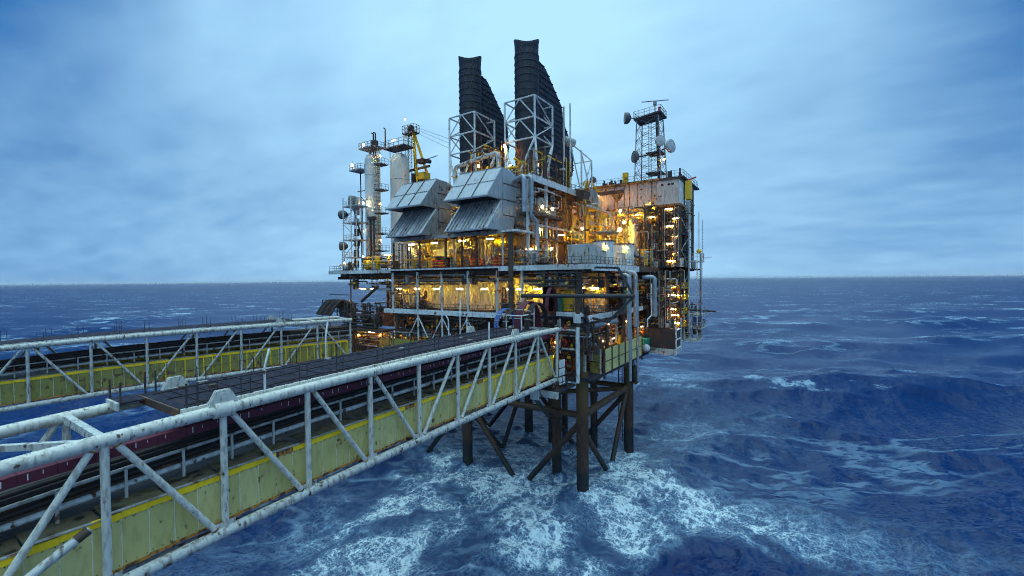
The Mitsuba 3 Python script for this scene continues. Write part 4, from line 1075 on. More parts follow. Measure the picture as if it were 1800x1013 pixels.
single('white_float', join(ball((-24.6, 83.6, 18.7), .75, 14), tube((-24.6, 83.6, 18), (-24.6, 83.6, 18.4), .3, 10)), 'white_paint', 'white round float below the green skips', 'float')
single('yellow_locker', box(-29.6, -27.9, 63.0, 64.2, 20.0, 22.8), 'yellow_paint', 'yellow locker above the green wall near the corner', 'locker')
single('yellow_locker', join(box(-26.9, -26.0, 73.0, 74.4, 20.0, 22.0), box(-26.9, -26.0, 73.05, 74.35, 22.02, 22.1)), 'yellow_paint', 'small yellow locker behind the middle of the green wall', 'locker')
for x, y, lab in ((-31.0, 60.5, 'teal cylinder in the lit room behind the long dark boom'), (-26.3, 76.5, 'teal cylinder beside the silver standpipes')):
    single('gas_cylinder', capsule((x, y, 26.6), .38, 3.2, 14), 'green_paint', lab, 'cylinder')
single('yellow_funnel', lathe([(.3, 29.2), (.35, 30), (1.2, 32), (1.2, 32.2)], 18, (-29.5, 62, 0)), 'yellow_paint', 'yellow funnel under the ceiling of the lit right room', 'funnel')

# wind wall of green panels on the right side of the lower deck
k = thing('wind_wall', 'wall of pale green panels along the right edge of the lower deck', 'wall')
ys = np.linspace(63.2, 82.0, 7)
for a, b in zip(ys[:-1], ys[1:]):
    for z0, z1 in ((17.4, 19.25), (19.35, 21.15)):
        part(k, 'panel', box(-25.04, -24.96, a + .12, b - .12, z0, z1), 'green_panel_pale')
for y in ys:
    part(k, 'post', box(-25.1, -24.8, y - .1, y + .1, 16.7 if y < 64 or y > 72 else 17.0, 21.2), 'rust_steel')
part(k, 'rail', box(-25.02, -24.86, 63.2, 82, 19.26, 19.34), 'rust_steel')
k = thing('corner_wind_wall', 'olive and green corner panels beside the nearest leg', 'wall')
for x0, x1, y, m in ((-27.35, -26.4, 59.4, 'green_panel'), (-27.0, -25.35, 62.6, 'olive_panel')):
    for z0, z1 in ((17.4, 19.2), (19.35, 21.1)):
        part(k, 'panel', box(x0 + .05, x1 - .05, y - .05, y + .05, z0, z1), m)
    part(k, 'post', box(x1 - .04, x1 + .1, y - .12, y + .12, 16.9, 21.3), 'pale_pipe')
part(k, 'base', box(-27.2, -25.0, 61.8, 62.8, 16.7, 17.2), 'pale_pipe')
L = thing('landing_stage', 'railed landing hung where the foreground bridge meets the platform', 'platform')
part(L, 'floor', box(-34, -27.4, 52.6, 58.2, 16.4, 16.7), 'dark_steel'); part(L, 'front_beam', box(-31.4, -27.3, 52.2, 52.58, 15.8, 16.7), 'pale_pipe'); part(L, 'bracket', box(-31.4, -30.2, 52.0, 52.19, 15.3, 16.6), 'white_paint')
a, b = grid_rail([(-31.2, 52.4, 16.7), (-27.4, 52.4, 16.7), (-27.4, 57, 16.7)], 2.0, 1.4, .04)
part(L, 'rail', join(a, b), 'dark_steel')
part(L, 'strut', join(tube((-29.5, 53, 20.5), (-28, 56.5, 16.8), .22, 10), tube((-28.4, 53, 17), (-29.4, 56, 21), .25, 10), tube((-33, 54, 16), (-32, 58.5, 11), .3, 10)), 'dark_steel')
for x, y, h in ((-29.6, 54.6, 5), (-30.6, 55.2, 6)):
    part(L, 'hydraulic_post', tube((x, y, 16.7), (x, y, 16.7 + h), .32, 12), 'rust_steel')
part(L, 'white_panel', join(*[box(-28.15, -27.95, 54.4, 55.9, z, z + 1.0) for z in (17.2, 18.4, 19.6)]), 'white_paint')

# ------------------------------------------------------------------ cables over the bridge end, boom, big pipes
def loop_bundle(x0, n, dx, y0, y1, z0, h, r, mat, label, tail=0):
    k = thing('cable_bundle', label, 'cables')
    for i in range(n):
        x = x0 + dx * i
        pts = [(x, y0, z0)] + [(x, y0 + (y1 - y0) * (.5 - .5 * math.cos(u)) * .9, z0 + h * math.sin(u) ** .8) for u in np.linspace(.25, math.pi - .3, 9)] + [(x, y1, z0 - 3 - tail)]
        part(k, 'cable', ptube(pts, r, 8), mat if mat else ('maroon', 'black_pipe')[i % 2 if i > 3 else 0])
    part(k, 'clamp', join(*[box(x0 - .1, x0 + dx * n, y0 + u - .04, y0 + u + .04, z - .05, z + .05) for u, z in ((.1, z0 + h * .45), (.35, z0 + h * .75), (.02, z0 + .3))]), 'pale_pipe')
loop_bundle(-35.4, 3, .26, 49.2, 54.5, 25.2, 2.6, .12, 'blue_cable', 'blue cable loop that arches off the end of the foreground bridge deck')
loop_bundle(-34.4, 4, .22, 49.8, 55, 25.0, 2.7, .12, 'black_pipe', 'black cable loop just right of the blue one')
loop_bundle(-32.2, 5, .24, 49.3, 55.4, 25.0, 3.9, .125, 'maroon', 'dark red cable bundle that arches from the bridge end up into the platform')
loop_bundle(-30.8, 3, .26, 49.8, 55.8, 25.0, 3.7, .12, 'black_pipe', 'black cables beside the dark red bundle')
loop_bundle(-30.9, 3, .2, 55.5, 59, 26.5, 4.2, .11, 'maroon', 'second dark red cable arch farther back above the boom')
k = thing('cable_gate', 'white pipe gate around the dark red cables on the bridge end', 'frame')
for x in (-33.0, -30.6):
    part(k, 'post', tube((x, 48.6, 25.2), (x, 48.6, 27.2), .08, 8), 'white_paint')
part(k, 'bar', tube((-33.0, 48.6, 27.2), (-30.6, 48.6, 27.2), .08, 8), 'white_paint'); part(k, 'bar', tube((-30.6, 48.6, 27.2), (-30.4, 51.5, 27.3), .08, 8), 'white_paint'); part(k, 'post', tube((-30.4, 51.5, 25.2), (-30.4, 51.5, 28.3), .08, 8), 'white_paint')
k = thing('long_boom', 'long dark horizontal boom with a braced end in front of the lit lower rooms', 'boom')
part(k, 'beam', tube((-35.2, 56.0, 29.5), (-18.0, 56.0, 29.7), .30, 14), 'dark_steel')
part(k, 'brace', beam((-20.2, 56.2, 33.4), (-18.1, 56, 29.8), .28), 'dark_steel'); part(k, 'brace', beam((-21.6, 56.2, 26.2), (-18.1, 56, 29.6), .28), 'dark_steel'); part(k, 'stay', beam((-21.6, 56.2, 26.2), (-24.6, 58, 26.4), .3), 'dark_steel'); part(k, 'stay', beam((-20.2, 56.2, 33.4), (-24.6, 58, 33.6), .3), 'dark_steel')
def pipe(label, pts, r, mat, rad=.7, name='standpipe', flanges=()):
    k = thing(name, label, 'pipe')
    part(k, 'pipe', ptube(bend(pts, rad), r, 14), mat)
    if flanges:
        part(k, 'flange', join(*[tube(A(f) - (0, 0, .08), A(f) + (0, 0, .08), r * 1.45, 14) for f in flanges]), mat)
pipe('left silver standpipe with a bent top under the deck edge', [(-25, 68.4, 32.6), (-22.9, 68.4, 32.6), (-22.9, 68.4, 22.4)], .28, 'silver_pipe', flanges=((-22.9, 68.4, 29),))
pipe('blue-grey pipe in the middle of the silver standpipes', [(-23.1, 69.8, 33), (-23.1, 69.8, 15.3)], .24, 'silver_pipe')
pipe('right silver standpipe that drops below the green wall', [(-25, 71.6, 33.0), (-22.8, 71.6, 33.0), (-22.8, 71.6, 24.0)], .36, 'silver_pipe')
pipe('slim pale pipe that hangs lowest beside the far leg', [(-22.7, 72.4, 30), (-22.7, 72.4, 14.8)], .18, 'silver_pipe')
pipe('thick blue-grey riser under the deck edge left of the stair tower', [(-25, 82.5, 32.2), (-22.9, 83.3, 32.2), (-22.9, 83.4, 24.8)], .42, 'silver_pipe', flanges=((-22.9, 83.4, 30), (-22.9, 83.4, 27)))
pipe('thin white pipe with a step beside the thick riser', [(-23, 81.6, 31), (-23, 81.6, 25.1), (-23, 79.0, 24.6), (-23, 79, 23.2)], .12, 'white_paint', .3)
pipe('left of the two silver ducts beside the nearer hood', [(-40, 61.4, 48.2), (-36.2, 58.6, 48.4), (-36.2, 58.6, 42.6)], .36, 'silver_pipe', 1.0, 'vent_duct')
pipe('right long silver duct beside the nearer hood', [(-37.2, 60.2, 48.4), (-35.8, 60.2, 48.4), (-35.8, 60.2, 42.0), (-35.6, 61.6, 41.2), (-35.6, 61.6, 34.2)], .34, 'silver_pipe', .6, 'vent_duct', ((-35.8, 60.2, 45.5),))
pipe('big blue-grey pipe that runs under the right room', [(-31, 60.5, 24.9), (-26.3, 60.3, 24.9), (-25.6, 70, 25.0)], .42, 'silver_pipe', 1.2, 'large_pipe')
pipe('brownish pipe across the top of the nearer hood', [(-57, 66.5, 49), (-57, 66.5, 54.2), (-49, 66.5, 55.2), (-46.6, 66.5, 55.4), (-46.6, 66.5, 50)], .42, 'pale_pipe', .8, 'large_pipe')
pipe('pale flue pipe standing at the right side of the stack', [(-39.2, 78.6, 49), (-39.2, 78.6, 66)], .2, 'pale_pipe', .4, 'flue_pipe')
single('silencer', capsule((-39.5, 79.2, 59.6), .9, 3.0, 16, (.3, 1, 0)), 'pale_pipe', 'pale rounded silencer halfway up the right exhaust stack', 'silencer')
k = thing('hose_arch', 'dark hoses arching off the end of the farther bridge', 'hoses')
for i in range(9):
    t0 = 39 + 0.05 * i
    ox = -84.2 + i * .6
    part(k, 'hose', ptube([(ox - 1.0, 54.2, 25.0), (ox - .4, 54.9, 26.6), (ox + .3, 55.6, 27.7), (ox + 1.2, 56, 28.1), (ox + 2.2, 56.6, 27.6), (ox + 2.8, 57, 26.2), (ox + 3.0, 57.2, 24.5)], .15 + .04 * (i % 3), 8), ('black_pipe', 'dark_steel', 'rust_steel')[i % 3])
part(k, 'support_frame', join(*[beam((x, 55.6, 22.5), (x, 55.6, 28.0), .16) for x in (-85.0, -82.5, -80, -77.5)], beam((-85, 55.6, 28), (-77, 55.6, 28.0), .16), beam((-85, 55.6, 25.8), (-77, 55.6, 25.8), .2), beam((-82.5, 55.6, 29.2), (-76, 55.6, 29.2), .14)), 'dark_steel')
part(F, 'bridge_landing', box(-86, -66, 55.0, 58.0, 22.2, 22.6), 'rust_steel'); part(F, 'bridge_landing', box(-74, -66, 52.0, 57.5, 16.9, 17.3), 'rust_steel')


# ------------------------------------------------------------------ pipework that fills the process areas
def clutter(label, x0, x1, y0, y1, z0, z1, seed, n=22, mats=('rust_steel', 'dark_steel', 'pale_pipe', 'grey_paint'), vessels=2, rmax=.26, face='x'):
    rng = random.Random(seed)
    k = thing('pipe_rack', label, 'pipework')
    U = rng.uniform
    for i in range(n):
        m = rng.choice(mats)
        r = U(.06, rmax) * (0.6 if rng.random() < .5 else 1)
        x, y, z = U(x0, x1), U(y0, y1), U(z0, z1)
        kind = rng.random()
        if kind < .34:
            za, zb_ = sorted((U(z0, z1), U(z0, z1)))
            if zb_ - za < .3 * (z1 - z0):
                za, zb_ = z0, z1
            pts = [(x, y, za), (x, y, zb_)]
            if rng.random() < .6:
                pts.append((x + U(-1, 1) * min(2.5, x1 - x0), y, zb_) if rng.random() < .5 else (x, y + U(-1, 1) * min(2.5, y1 - y0), zb_))
        elif kind < .62:
            w = U(.3, 1) * (x1 - x0)
            a = U(x0, x1 - w)
            pts = [(a, y, z), (a + w, y, z)]
            if rng.random() < .6:
                pts.append((a + w, y, min(z1, max(z0, z + U(-2, 2)))))
        else:
            w = U(.3, 1) * (y1 - y0)
            a = U(y0, y1 - w)
            pts = [(x, a, z), (x, a + w, z)]
            if rng.random() < .6:
                pts.append((x, a + w, min(z1, max(z0, z + U(-2, 2)))))
        part(k, 'pipe', ptube(bend(pts, r * 2.5, 3), r, 8), m)
        if rng.random() < .55:
            q = A(pts[0]) * .5 + A(pts[1]) * .5
            d = A(pts[1]) - A(pts[0]); d /= np.linalg.norm(d) + 1e-9
            part(k, 'valve', join(tube(q - d * .16, q + d * .16, r * 1.7, 8), tube(q, q + A((0, -.1, .45)), .04, 6), drum(q + A((0, -.1, .42)), .2, .05, 8)), rng.choice(('red_paint', 'yellow_paint', 'dark_steel', 'grey_paint')))
    for i in range(vessels):
        r = U(.4, .85)
        x, y = U(x0 + r, max(x0 + r + .01, x1 - r)), U(y0 + r, max(y0 + r + .01, y1 - r))
        if rng.random() < .5:
            part(k, 'vessel', capsule((x, y, z0 + .2), r, min(z1 - z0 - .3, U(1.6, 3.6)), 16), rng.choice(mats))
        else:
            part(k, 'vessel', capsule((x - 1.2, y, z0 + r + .3), r * .8, U(2, 3), 16, (1, 0, 0) if face == 'y' else (0, 1, 0)), rng.choice(mats))
    for i in range(max(2, n // 7)):
        m = rng.choice(('dark_steel', 'rust_steel', 'grey_paint'))
        a, b = U(x0, x1), U(y0, y1)
        part(k, 'support', beam((a, b, z0), (a, b, z1), .16), m)
        part(k, 'cabinet', box(a, a + U(.4, .9), b, b + U(.4, .9), z0, z0 + U(.8, 1.9)), rng.choice(mats))
    return k


warm = ('pale_pipe', 'pale_pipe', 'grey_paint', 'yellow_paint', 'rust_steel')
clutter('pipework under the left hood between the first columns', -65, -58.5, 58.6, 62.4, 34.1, 39.1, 11, 20, warm, face='y')
clutter('yellow lit pipework under the gap between the hoods', -53.5, -47, 58.6, 62.4, 34.1, 39.1, 12, 20, warm, face='y')
clutter('pipework behind the red drums under the nearer hood', -46.5, -38.5, 60, 62.4, 34.1, 39.1, 13, 22, warm, face='y')
clutter('yellow lit machinery between the two hoods', -53.6, -49.2, 61, 72, 39.8, 48, 14, 22, warm, face='y')
clutter('pipework on the deck end left of the hoods', -77, -66.5, 58.5, 64, 34.1, 37.2, 15, 22, warm, face='y')
clutter('low lit pipes at the far left end of the main deck', -84, -79, 58, 60, 34.1, 35.6, 16, 12, ('pale_pipe', 'grey_paint', 'rust_steel'), 1, .16)
clutter('equipment on the left part of the mezzanine', -72, -66, 59, 63.5, 26.5, 31.5, 17, 18, warm, face='y')
clutter('dark machinery in the mezzanine bay behind the white walkway', -64.5, -60, 60, 63, 26.5, 29.8, 18, 10, ('dark_steel', 'grey_paint', 'rust_steel'), 2, face='y')
clutter('machinery in the mezzanine bay left of the corner column', -43.5, -36.5, 59.5, 63.5, 26.5, 30.5, 19, 16, ('dark_steel', 'grey_paint', 'rust_steel'), 2, face='y')
clutter('pipe bank slung under the main deck edge', -72, -38, 57.9, 60, 31.2, 33.0, 20, 26, ('dark_steel', 'rust_steel', 'grey_paint'), 0, .2, 'y')
clutter('dark pipes hung under the left end of the main deck', -79, -72, 57.5, 60, 30.2, 33, 21, 12, ('dark_steel', 'black_pipe'), 0, .24, 'y')
clutter('rusty pipework under the white walkway', -68, -40, 58.4, 61.5, 21.5, 25.6, 22, 50, ('dark_steel', 'rust_steel', 'rust_steel', 'grey_paint'), 2, .3, 'y')
clutter('lamp lit pipework low on the left above the bridge deck', -80, -60, 57.4, 60, 17.4, 22.2, 23, 46, warm, 1, .2, 'y')
clutter('dense rusty pipework where the farther bridge lands', -79, -68, 55.5, 58.5, 22.8, 27.5, 24, 48, ('dark_steel', 'rust_steel', 'rust_steel'), 1, .28, 'y')
clutter('dark valves above the landing of the foreground bridge', -38, -28, 57.0, 60, 18, 26, 25, 34, ('dark_steel', 'rust_steel', 'rust_steel', 'black_pipe'), 2, .3, 'y')
clutter('orange lit pipework deep behind the bridge landing', -39, -28, 60.5, 68, 17.6, 23, 26, 34, ('rust_steel', 'pale_pipe', 'orange_rust'), 3, .25, 'y')
clutter('pipework along the right edge of the lower deck above the green wall', -29, -26, 62, 82, 19.5, 25.8, 27, 44, ('rust_steel', 'pale_pipe', 'dark_steel', 'grey_paint'), 3, .26)
clutter('pipe bank under the right edge of the main deck', -30, -25, 58, 96, 30.6, 33.0, 28, 34, ('dark_steel', 'rust_steel', 'grey_paint', 'pale_pipe'), 0, .24)
clutter('equipment in the lit room on the right of the mezzanine', -31, -27, 60, 67, 26.6, 30.5, 29, 16, warm, 2, .2)
clutter('pipework along the right side of the mezzanine', -29, -25.8, 72, 96, 26.6, 32, 30, 40, ('rust_steel', 'pale_pipe', 'dark_steel', 'yellow_paint'), 3, .25)
clutter('yellow lit pumps on the main deck right of the corner column', -38.5, -33, 58.5, 64, 34.1, 36.6, 31, 22, warm, 2, .2)
clutter('lit vessels and columns under the balcony', -39.5, -36.8, 61, 73, 34.1, 42.2, 32, 34, warm, 3, .3)
clutter('pipework on the balcony under the stack deck', -39.5, -35.6, 60.5, 72, 42.9, 47.6, 33, 26, ('dark_steel', 'grey_paint', 'pale_pipe'), 2, .26)
clutter('orange lit process frame in the middle of the deck', -36.5, -32, 73.5, 90, 34.1, 46.5, 34, 48, ('pale_pipe', 'orange_rust', 'yellow_paint', 'grey_paint'), 3, .28)
clutter('orange lit pipes in front of the ribbed wall', -42, -31, 88, 94.5, 34.1, 42, 35, 34, ('pale_pipe', 'orange_rust', 'yellow_paint'), 3, .28, 'y')
clutter('lamp hung pipe gallery under the pinkish wall', -33, -25, 90, 94.5, 43.0, 47.0, 36, 44, ('dark_steel', 'rust_steel', 'grey_paint', 'yellow_paint'), 0, .22, 'y')
clutter('dense pipework between the orange vessel and the stair tower', -28, -24.5, 86, 94.5, 34.1, 42.8, 37, 52, ('dark_steel', 'rust_steel', 'grey_paint', 'pale_pipe'), 3, .26)
clutter('pipework on deck right of the white tanks', -27.5, -24.6, 78.5, 92, 34.1, 38, 38, 34, ('rust_steel', 'pale_pipe', 'yellow_paint', 'grey_paint'), 2, .2)
clutter('pipes inside the upper stair tower', -24.4, -20.0, 93, 98, 34.4, 46.6, 39, 64, ('dark_steel', 'rust_steel', 'grey_paint', 'dark_steel'), 2, .22)
clutter('orange lit pipes inside the lower stair tower', -24.4, -19.8, 93, 98, 19.5, 33.5, 40, 70, ('rust_steel', 'pale_pipe', 'yellow_paint', 'orange_rust'), 2, .22)
clutter('yellow lit pipes on top of the nearer hood', -56, -40, 64, 68.2, 48.8, 53.0, 41, 40, ('yellow_paint', 'pale_pipe', 'yellow_paint', 'rust_steel'), 1, .2, 'y')
clutter('rusty pipework round the foot of the right stack', -41.6, -37, 66, 80, 48.9, 55, 42, 40, ('rust_steel', 'dark_steel', 'pale_pipe', 'yellow_paint'), 1, .22)
clutter('pipework between the stacks under the bright orange lamp', -54, -46.8, 66, 72, 49, 58, 43, 34, ('rust_steel', 'dark_steel', 'pale_pipe', 'yellow_paint'), 1, .22, 'y')
clutter('lit gear behind the green skips on the low deck', -28, -25.2, 82.5, 89, 18.2, 24, 44, 34, ('yellow_paint', 'pale_pipe', 'rust_steel'), 2, .22)

clutter('dark tangle of pipes and small decks right of the thick riser', -25.5, -20.2, 86, 94, 22.4, 33.4, 45, 84, ('dark_steel', 'rust_steel', 'rust_steel', 'grey_paint', 'pale_pipe'), 2, .2)
clutter('dark tangle of pipes in front of the upper stair tower', -25.0, -20.2, 91.0, 93.4, 34.2, 46.4, 46, 64, ('dark_steel', 'rust_steel', 'grey_paint', 'pale_pipe'), 0, .17, 'y')
clutter('loose pipes and valves along the outer walkway at the far right', -21, -17.6, 93, 104, 19.6, 27, 47, 26, ('dark_steel', 'rust_steel', 'grey_paint'), 1, .16)

clutter('pipes and rungs up the outer right side of the tall module', -22.8, -20.2, 99, 108, 34.2, 52, 48, 46, ('rust_steel', 'pale_pipe', 'grey_paint', 'dark_steel'), 1, .2)
clutter('dark pipes under the front right corner of the main deck', -36.5, -25, 57.3, 59, 30.9, 33.2, 49, 30, ('dark_steel', 'rust_steel', 'pale_pipe'), 0, .2, 'y')
clutter('rusty pipes and valves around the nearest leg above the green corner panels', -33, -24.8, 57.6, 61, 21, 26, 50, 46, ('dark_steel', 'rust_steel', 'rust_steel', 'pale_pipe'), 1, .22, 'y')

# guard rails of the decks
rail([(-84.7, 64, 34.1), (-84.7, 57.2, 34.1), (-65.4, 57.2, 34.1)], 'railing along the left end of the main deck')
rail([(-65.3, 57.2, 34.1), (-38.2, 57.2, 34.1)], 'railing in front of the red drums under the hoods')
rail([(-36.8, 57.2, 34.1), (-24.3, 57.2, 34.1)], 'railing at the front right corner of the main deck')
rail([(-24.3, 57.2, 34.1), (-24.3, 92, 34.1)], 'railing along the right edge of the main deck in front of the white tanks')
rail([(-67.6, 57.55, 26.65), (-38.4, 57.55, 26.65)], 'railing on the white mezzanine walkway')
rail([(-73, 57.3, 25.2), (-67.9, 57.3, 26.6)], 'dark railing left of the white walkway')
rail([(-31, 58.4, 27.1), (-26.2, 58.4, 27.1), (-25.3, 64, 26.7), (-25.3, 84, 26.7)], 'railing of the right mezzanine behind the boom')
rail([(-35.4, 60, 42.75), (-35.4, 70.5, 42.75)], 'balcony railing under the white stack deck girder', 1.2, 1.2)
rail([(-62.5, 62.2, 48.75), (-54.5, 62.2, 48.75)], 'thin railing above the left hood', 1.1, 1.4, .03, 'pale_pipe')
rail([(-53, 62.2, 48.75), (-36.4, 62.2, 48.75), (-36.2, 88, 48.95)], 'railing round the stack deck above the nearer hood', 1.1, 1.5, .03, 'rust_steel')
rail([(-25.2, 86.4, 27.9), (-23.9, 86.4, 27.9), (-23.9, 97, 27.9)], 'white railing low at the right beside the stair tower', 1.1, 1.3, .04, 'white_paint')


# ------------------------------------------------------------------ lamps
YEL, ORG, WRM = (1.0, 0.47, 0.012), (1.0, 0.34, 0.008), (1.0, 0.72, 0.20)
PW = 120.0
TUBE = [13.0, 9.6, 4.0]


ORD = ['first', 'second', 'third', 'fourth', 'fifth', 'sixth', 'seventh', 'eighth', 'ninth', 'tenth']


def strip(x, y, z, label, group, col=YEL, k=1.0, along='x', l=1.3):
    """a tube that is seen, and on its back a reflector strip that washes the wall and deck behind it"""
    S = thing('strip_light', label, 'lamp', group)
    a, b = (l / 2, .11) if along == 'x' else (.11, l / 2)
    part(S, 'housing', box(x - a - .08, x + a + .08, y - b - .04, y + b + .04, z + .06, z + .18), 'grey_paint')
    part(S, 'tube', box(x - a, x + a, y - b, y + b, z - .10, z + .05), 'lens_glass', emit=TUBE)
    if along == 'x':
        q = [(x - a, y + b + .03, z + .05), (x + a, y + b + .03, z + .05), (x + a, y + b - .0, z - .16), (x - a, y + b - .0, z - .16)]
    else:
        q = [(x - a - .03, y - b, z + .05), (x - a - .03, y + b, z + .05), (x - a, y + b, z - .16), (x - a, y - b, z - .16)]
    q = A(q, float)
    nn = np.cross(q[1] - q[0], q[3] - q[0])
    want = A((0, 1, -.3) if along == 'x' else (-1, 0, -.3))
    part(S, 'reflector', quads(q if nn @ want > 0 else q[::-1]), 'lens_glass', emit=[c * PW * k for c in col])


def flood(x, y, z, label, group=None, col=ORG, k=3.0, r=.22, aim=(-.5, .65, -.55)):
    """a glowing globe in a hooded fitting whose bright face is turned on the machinery"""
    S = thing('flood_lamp', label, 'lamp', group)
    d = A(aim, float) / np.linalg.norm(aim)
    part(S, 'globe', ball((x, y, z), r, 12), 'lens_glass', emit=TUBE if col is WRM else [16 * c + 1.2 for c in col])
    part(S, 'bracket', join(tube((x, y, z + r), (x, y + .1, z + r + .5), .05, 6), drum((x, y, z + r * .8), r * .9, .14, 10)), 'dark_steel')
    _, u, w = frame(d)
    c, R_ = A((x, y, z)) + d * (r + .05), r * 1.35
    q = [c + R_ * (math.cos(t) * u + math.sin(t) * w) for t in np.arange(8) * math.pi / 4]
    fan = A([[0, i, i + 1] for i in range(1, 7)])
    m = (A(q), fan)
    if np.cross(q[1] - q[0], q[2] - q[0]) @ d < 0:
        m = (A(q), fan[:, ::-1])
    part(S, 'face', m, 'lens_glass', emit=[v * PW * k * .75 for v in col])


g = 'strip lights under the main deck'
for i, x in enumerate((-77.0, -73.4, -67.9, -62.8, -57.6, -51.9, -46.3, -40.8, -38.9)):
    strip(x, 61.4 if x > -70 else 59.5, 30.4, ORD[i] + ' strip light from the left in the row along the ribbed mezzanine wall', g, YEL, 1.1)
strip(-35.9, 62, 30.4, 'strip light behind the corner column above the cable loops', None)
g = 'strip lights under the intake hoods'
for i, x in enumerate((-60.5, -54.7, -48.3, -42.4)):
    strip(x, 57.9, 38.7, ORD[i] + ' strip light from the left in the lit bay under the intake hoods', g, YEL, 3.6)
flood(-25.2, 74.5, 24.6, 'orange lamp above the middle of the green wall', None, ORG, 5, .16, (-.6, .3, -.6))
flood(-25.4, 66.0, 24.8, 'orange lamp above the near end of the green wall', None, ORG, 5, .16, (-.6, .3, -.6))
flood(-30.5, 58.0, 22.6, 'orange lamp left of the nearest leg above the bridge landing', None, ORG, 4, .15, (-.3, .7, -.6))
flood(-66.5, 58.2, 20.6, 'small orange lamp behind the bridge deck near the rusty landing column', None, YEL, 4, .15, (-.2, .8, -.3))
flood(-76.5, 58.0, 20.9, 'small amber lamp at the end of the farther bridge', None, YEL, 4, .15, (.4, .8, -.3))
strip(-69.5, 60, 37.2, 'strip light on the open deck left of the hoods', None, YEL, .9)
flood(-65.5, 62, 38.4, 'white round lamp at the left corner under the hoods', None, WRM, 1.2, .2)
flood(-75.0, 58.3, 37.0, 'lamp above the yellow boiler', None, YEL, 2.0, .18)
flood(-82.6, 59.3, 36.0, 'lamp on the far left deck end', None, YEL, 1.5, .16)
flood(-51.5, 63, 45.2, 'lamp between the two hoods', None, YEL, 5, .2)
flood(-51.5, 67, 42.0, 'lamp deep between the two hoods', None, YEL, 5, .2)
strip(-28.8, 63, 30.6, 'left strip light in the lit room on the right of the mezzanine', None, YEL, 1.0)
strip(-27.2, 65, 30.5, 'right strip light in the lit room on the right of the mezzanine', None, YEL, .9)
strip(-65.8, 60, 21.9, 'strip light low on the left above the foreground bridge deck', None, YEL, 1.1)
strip(-56, 60, 21.6, 'strip light low behind the foreground bridge deck', None, YEL, .9)
flood(-71.3, 59.3, 21, 'small lamp low at the end of the farther bridge', None, YEL, 1.2, .15)
strip(-70.2, 56.3, 21.95, 'lamp under the landing of the farther bridge', None, YEL, .8)
strip(-32.9, 59.6, 21.8, 'strip light above the end of the foreground bridge', None, YEL, 1.0)
flood(-33.5, 63, 19.8, 'orange lamp deep behind the bridge landing', None, ORG, 2.0, .18)
flood(-26.5, 66.4, 22.0, 'lamp behind the near end of the green wall', None, ORG, 1.4, .15)
strip(-26.5, 70.8, 21.9, 'strip light behind the middle of the green wall', None, YEL, .8, 'y')
strip(-26.3, 79, 22.4, 'strip light behind the far end of the green wall', None, YEL, .8, 'y')
strip(-26.0, 85.4, 22.6, 'strip light over the green skips', None, YEL, .8, 'y')
strip(-27, 76, 30.8, 'strip light on the right side of the mezzanine behind the standpipes', None, YEL, .9, 'y')
strip(-27, 88, 30.8, 'strip light on the right side of the mezzanine near the stair tower', None, YEL, 1.0, 'y')
flood(-36.6, 79.4, 45.3, 'white lamp on the orange process frame', None, WRM, 1.6, .22)
strip(-36.3, 71.5, 40.0, 'strip light under the balcony', None, YEL, 1.2)
flood(-37.6, 66.0, 40.6, 'lamp in the yellow lit bay under the balcony', None, YEL, 7, .2)
flood(-36.4, 67.8, 37.4, 'left round lamp on the deck under the balcony', None, WRM, 1.4, .2)
flood(-32.6, 67.8, 36.9, 'right round lamp on the deck under the balcony', None, WRM, 1.4, .2)
strip(-36.6, 60.8, 36.9, 'strip light over the pumps by the corner column', None, YEL, 1.1)
strip(-37.4, 91.0, 50.1, 'lamp under the gantry beam on the pinkish wall', None, ORG, 1.0, 'x', .8)
flood(-30.1, 84.8, 41.8, 'big orange flood lamp that lights the ribbed wall', None, ORG, 13, .34)
flood(-30.3, 88, 43.6, 'smaller orange flood lamp up right of the big one', None, ORG, 6, .26)
flood(-31.8, 90, 46.4, 'white lamp under the left part of the pinkish wall', None, WRM, 1.2, .24)
flood(-36.5, 90, 40.0, 'orange lamp behind the process frame', None, ORG, 12, .24)
flood(-39.0, 84, 38.5, 'orange lamp low in the process area', None, ORG, 12, .22)
flood(-34.2, 76, 41.5, 'yellow lamp in the process frame', None, YEL, 9.0, .22)
flood(-28.0, 84, 38.6, 'small lamp left of the orange vessel', None, WRM, 1.1, .18)
flood(-26.0, 66.6, 37.2, 'lamp on the front of the nearer white tank', None, YEL, 2.0, .14)
flood(-25.4, 75.2, 37.4, 'lamp on the front of the farther white tank', None, YEL, 2.0, .14)
g = 'strip lights under the pinkish wall'
for i, (x, y, z) in enumerate(((-27.0, 94, 47.2), (-29.4, 91.5, 45.6), (-28.5, 91.3, 45.5), (-25.8, 91.6, 44.7))):
    strip(x, y, z - .1, ORD[i] + ' from the top of the strip lights in the pipe gallery under the pinkish wall', g, YEL, 1.8)
g = 'strip lights in the stair tower'
for i, (x, y, z) in enumerate(((-22.4, 91.9, 46.0), (-20.9, 91.9, 44.0), (-22.2, 91.9, 42.5), (-21.2, 91.9, 40.5), (-22.2, 91.9, 39.0), (-21.2, 91.9, 37.1), (-22.0, 91.9, 35.5))):
    strip(x, y, z, ORD[i] + ' strip light from the top in the column of lamps up the stair tower', g, YEL, 2.2)
g = 'strip lights low in the stair tower'
for i, (x, y, z, q) in enumerate(((-21.6, 92, 30.3, 1.5), (-21.9, 92, 28.6, .9), (-20.6, 92.2, 28.5, .9), (-21.6, 92, 25.7, 1), (-21.2, 92, 24.5, 2.0), (-21, 92, 22.9, .8))):
    strip(x, y, z, ORD[i] + ' from the top of the strip lights low in the stair tower', g, ORG, q * 2.2)
flood(-46.2, 68, 57.0, 'bright orange lamp between the two stacks', None, ORG, 3.0, .26)
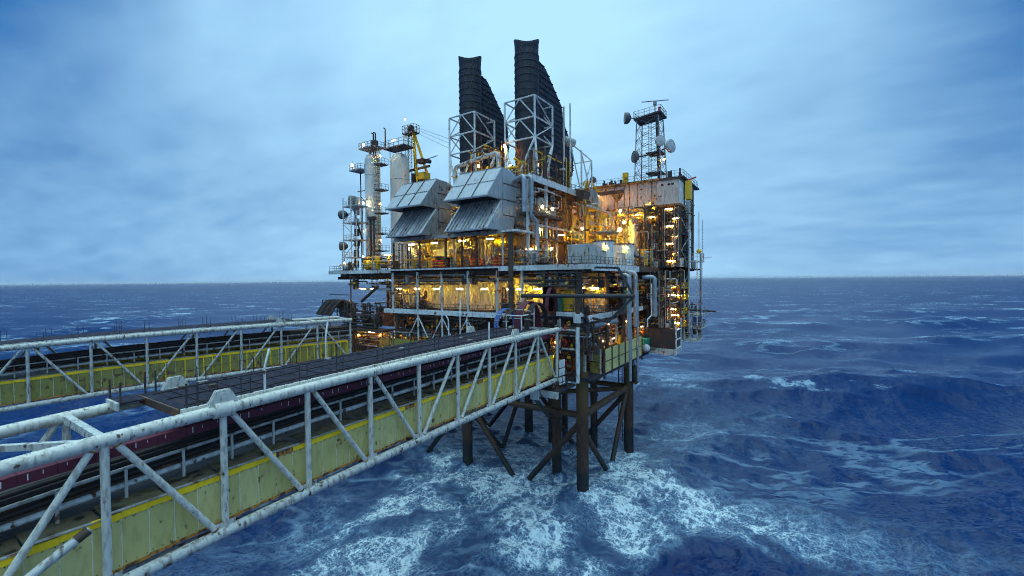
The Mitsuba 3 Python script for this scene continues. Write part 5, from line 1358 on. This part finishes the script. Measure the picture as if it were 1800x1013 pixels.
flood(-50.5, 65.6, 53.4, 'yellow lamp over the nearer hood', None, YEL, 3.0, .2)
flood(-43.0, 65.0, 52.2, 'yellow lamp at the top corner of the nearer hood', None, YEL, 3.0, .2)
flood(-40.2, 70, 53, 'lamp at the foot of the right stack', None, YEL, 2.0, .18)
flood(-82.7, 65.0, 62.9, 'white lamp on top of the slim column', None, WRM, 1.6, .22)
strip(-79.9, 71.2, 64.9, 'strip light on top of the fat vessel', None, WRM, .9)
flood(-86.4, 64.6, 58.8, 'white lamp on the left landing of the slim column', None, WRM, 1.6, .24)
flood(-77.6, 65.3, 59.6, 'lamp between the vessels near their tops', None, YEL, 1.6, .2)
flood(-80.2, 62.6, 49.2, 'white lamp beside the upper part of the slim column', None, WRM, 1.2, .2)
flood(-82.4, 64.2, 43.2, 'small white lamp beside the middle of the slim column', None, WRM, 1.0, .15)
flood(-77.4, 65, 49, 'yellow lamp on the ladder between the vessels', None, YEL, 1.5, .15)
flood(-77.4, 65, 41, 'yellow lamp low on the ladder between the vessels', None, YEL, 1.5, .15)
flood(-80.5, 75.6, 71.2, 'small white lamp on the tip of the crane mast', None, WRM, .8, .14)
flood(-24.6, 97.2, 57.6, 'yellow lamp inside the radio mast', None, YEL, 2.4, .2)
flood(-35.2, 62.6, 43.9, 'left white floodlight on the balcony rail', None, WRM, .7, .22)
flood(-35.2, 66, 44.0, 'right white floodlight on the balcony rail', None, WRM, .7, .22)

# ------------------------------------------------------------------ air: far water fades towards the horizon
scene['haze_air'] = {'type': 'homogeneous', 'albedo': {'type': 'rgb', 'value': [0.94, 0.95, 0.96]}, 'sigma_t': {'type': 'rgb', 'value': [0.000045, 0.000045, 0.000045]}}
scene['haze'] = {'type': 'cube', 'to_world': T().translate([0, 0, 38]).scale([38500, 38500, 50]), 'bsdf': {'type': 'null'}, 'interior': {'type': 'ref', 'id': 'haze_air'}}
labels['haze'] = {'kind': 'stuff', 'label': 'thin sea haze that pales the water at the horizon', 'category': 'haze'}
scene['camera']['medium'] = {'type': 'ref', 'id': 'haze_air'}
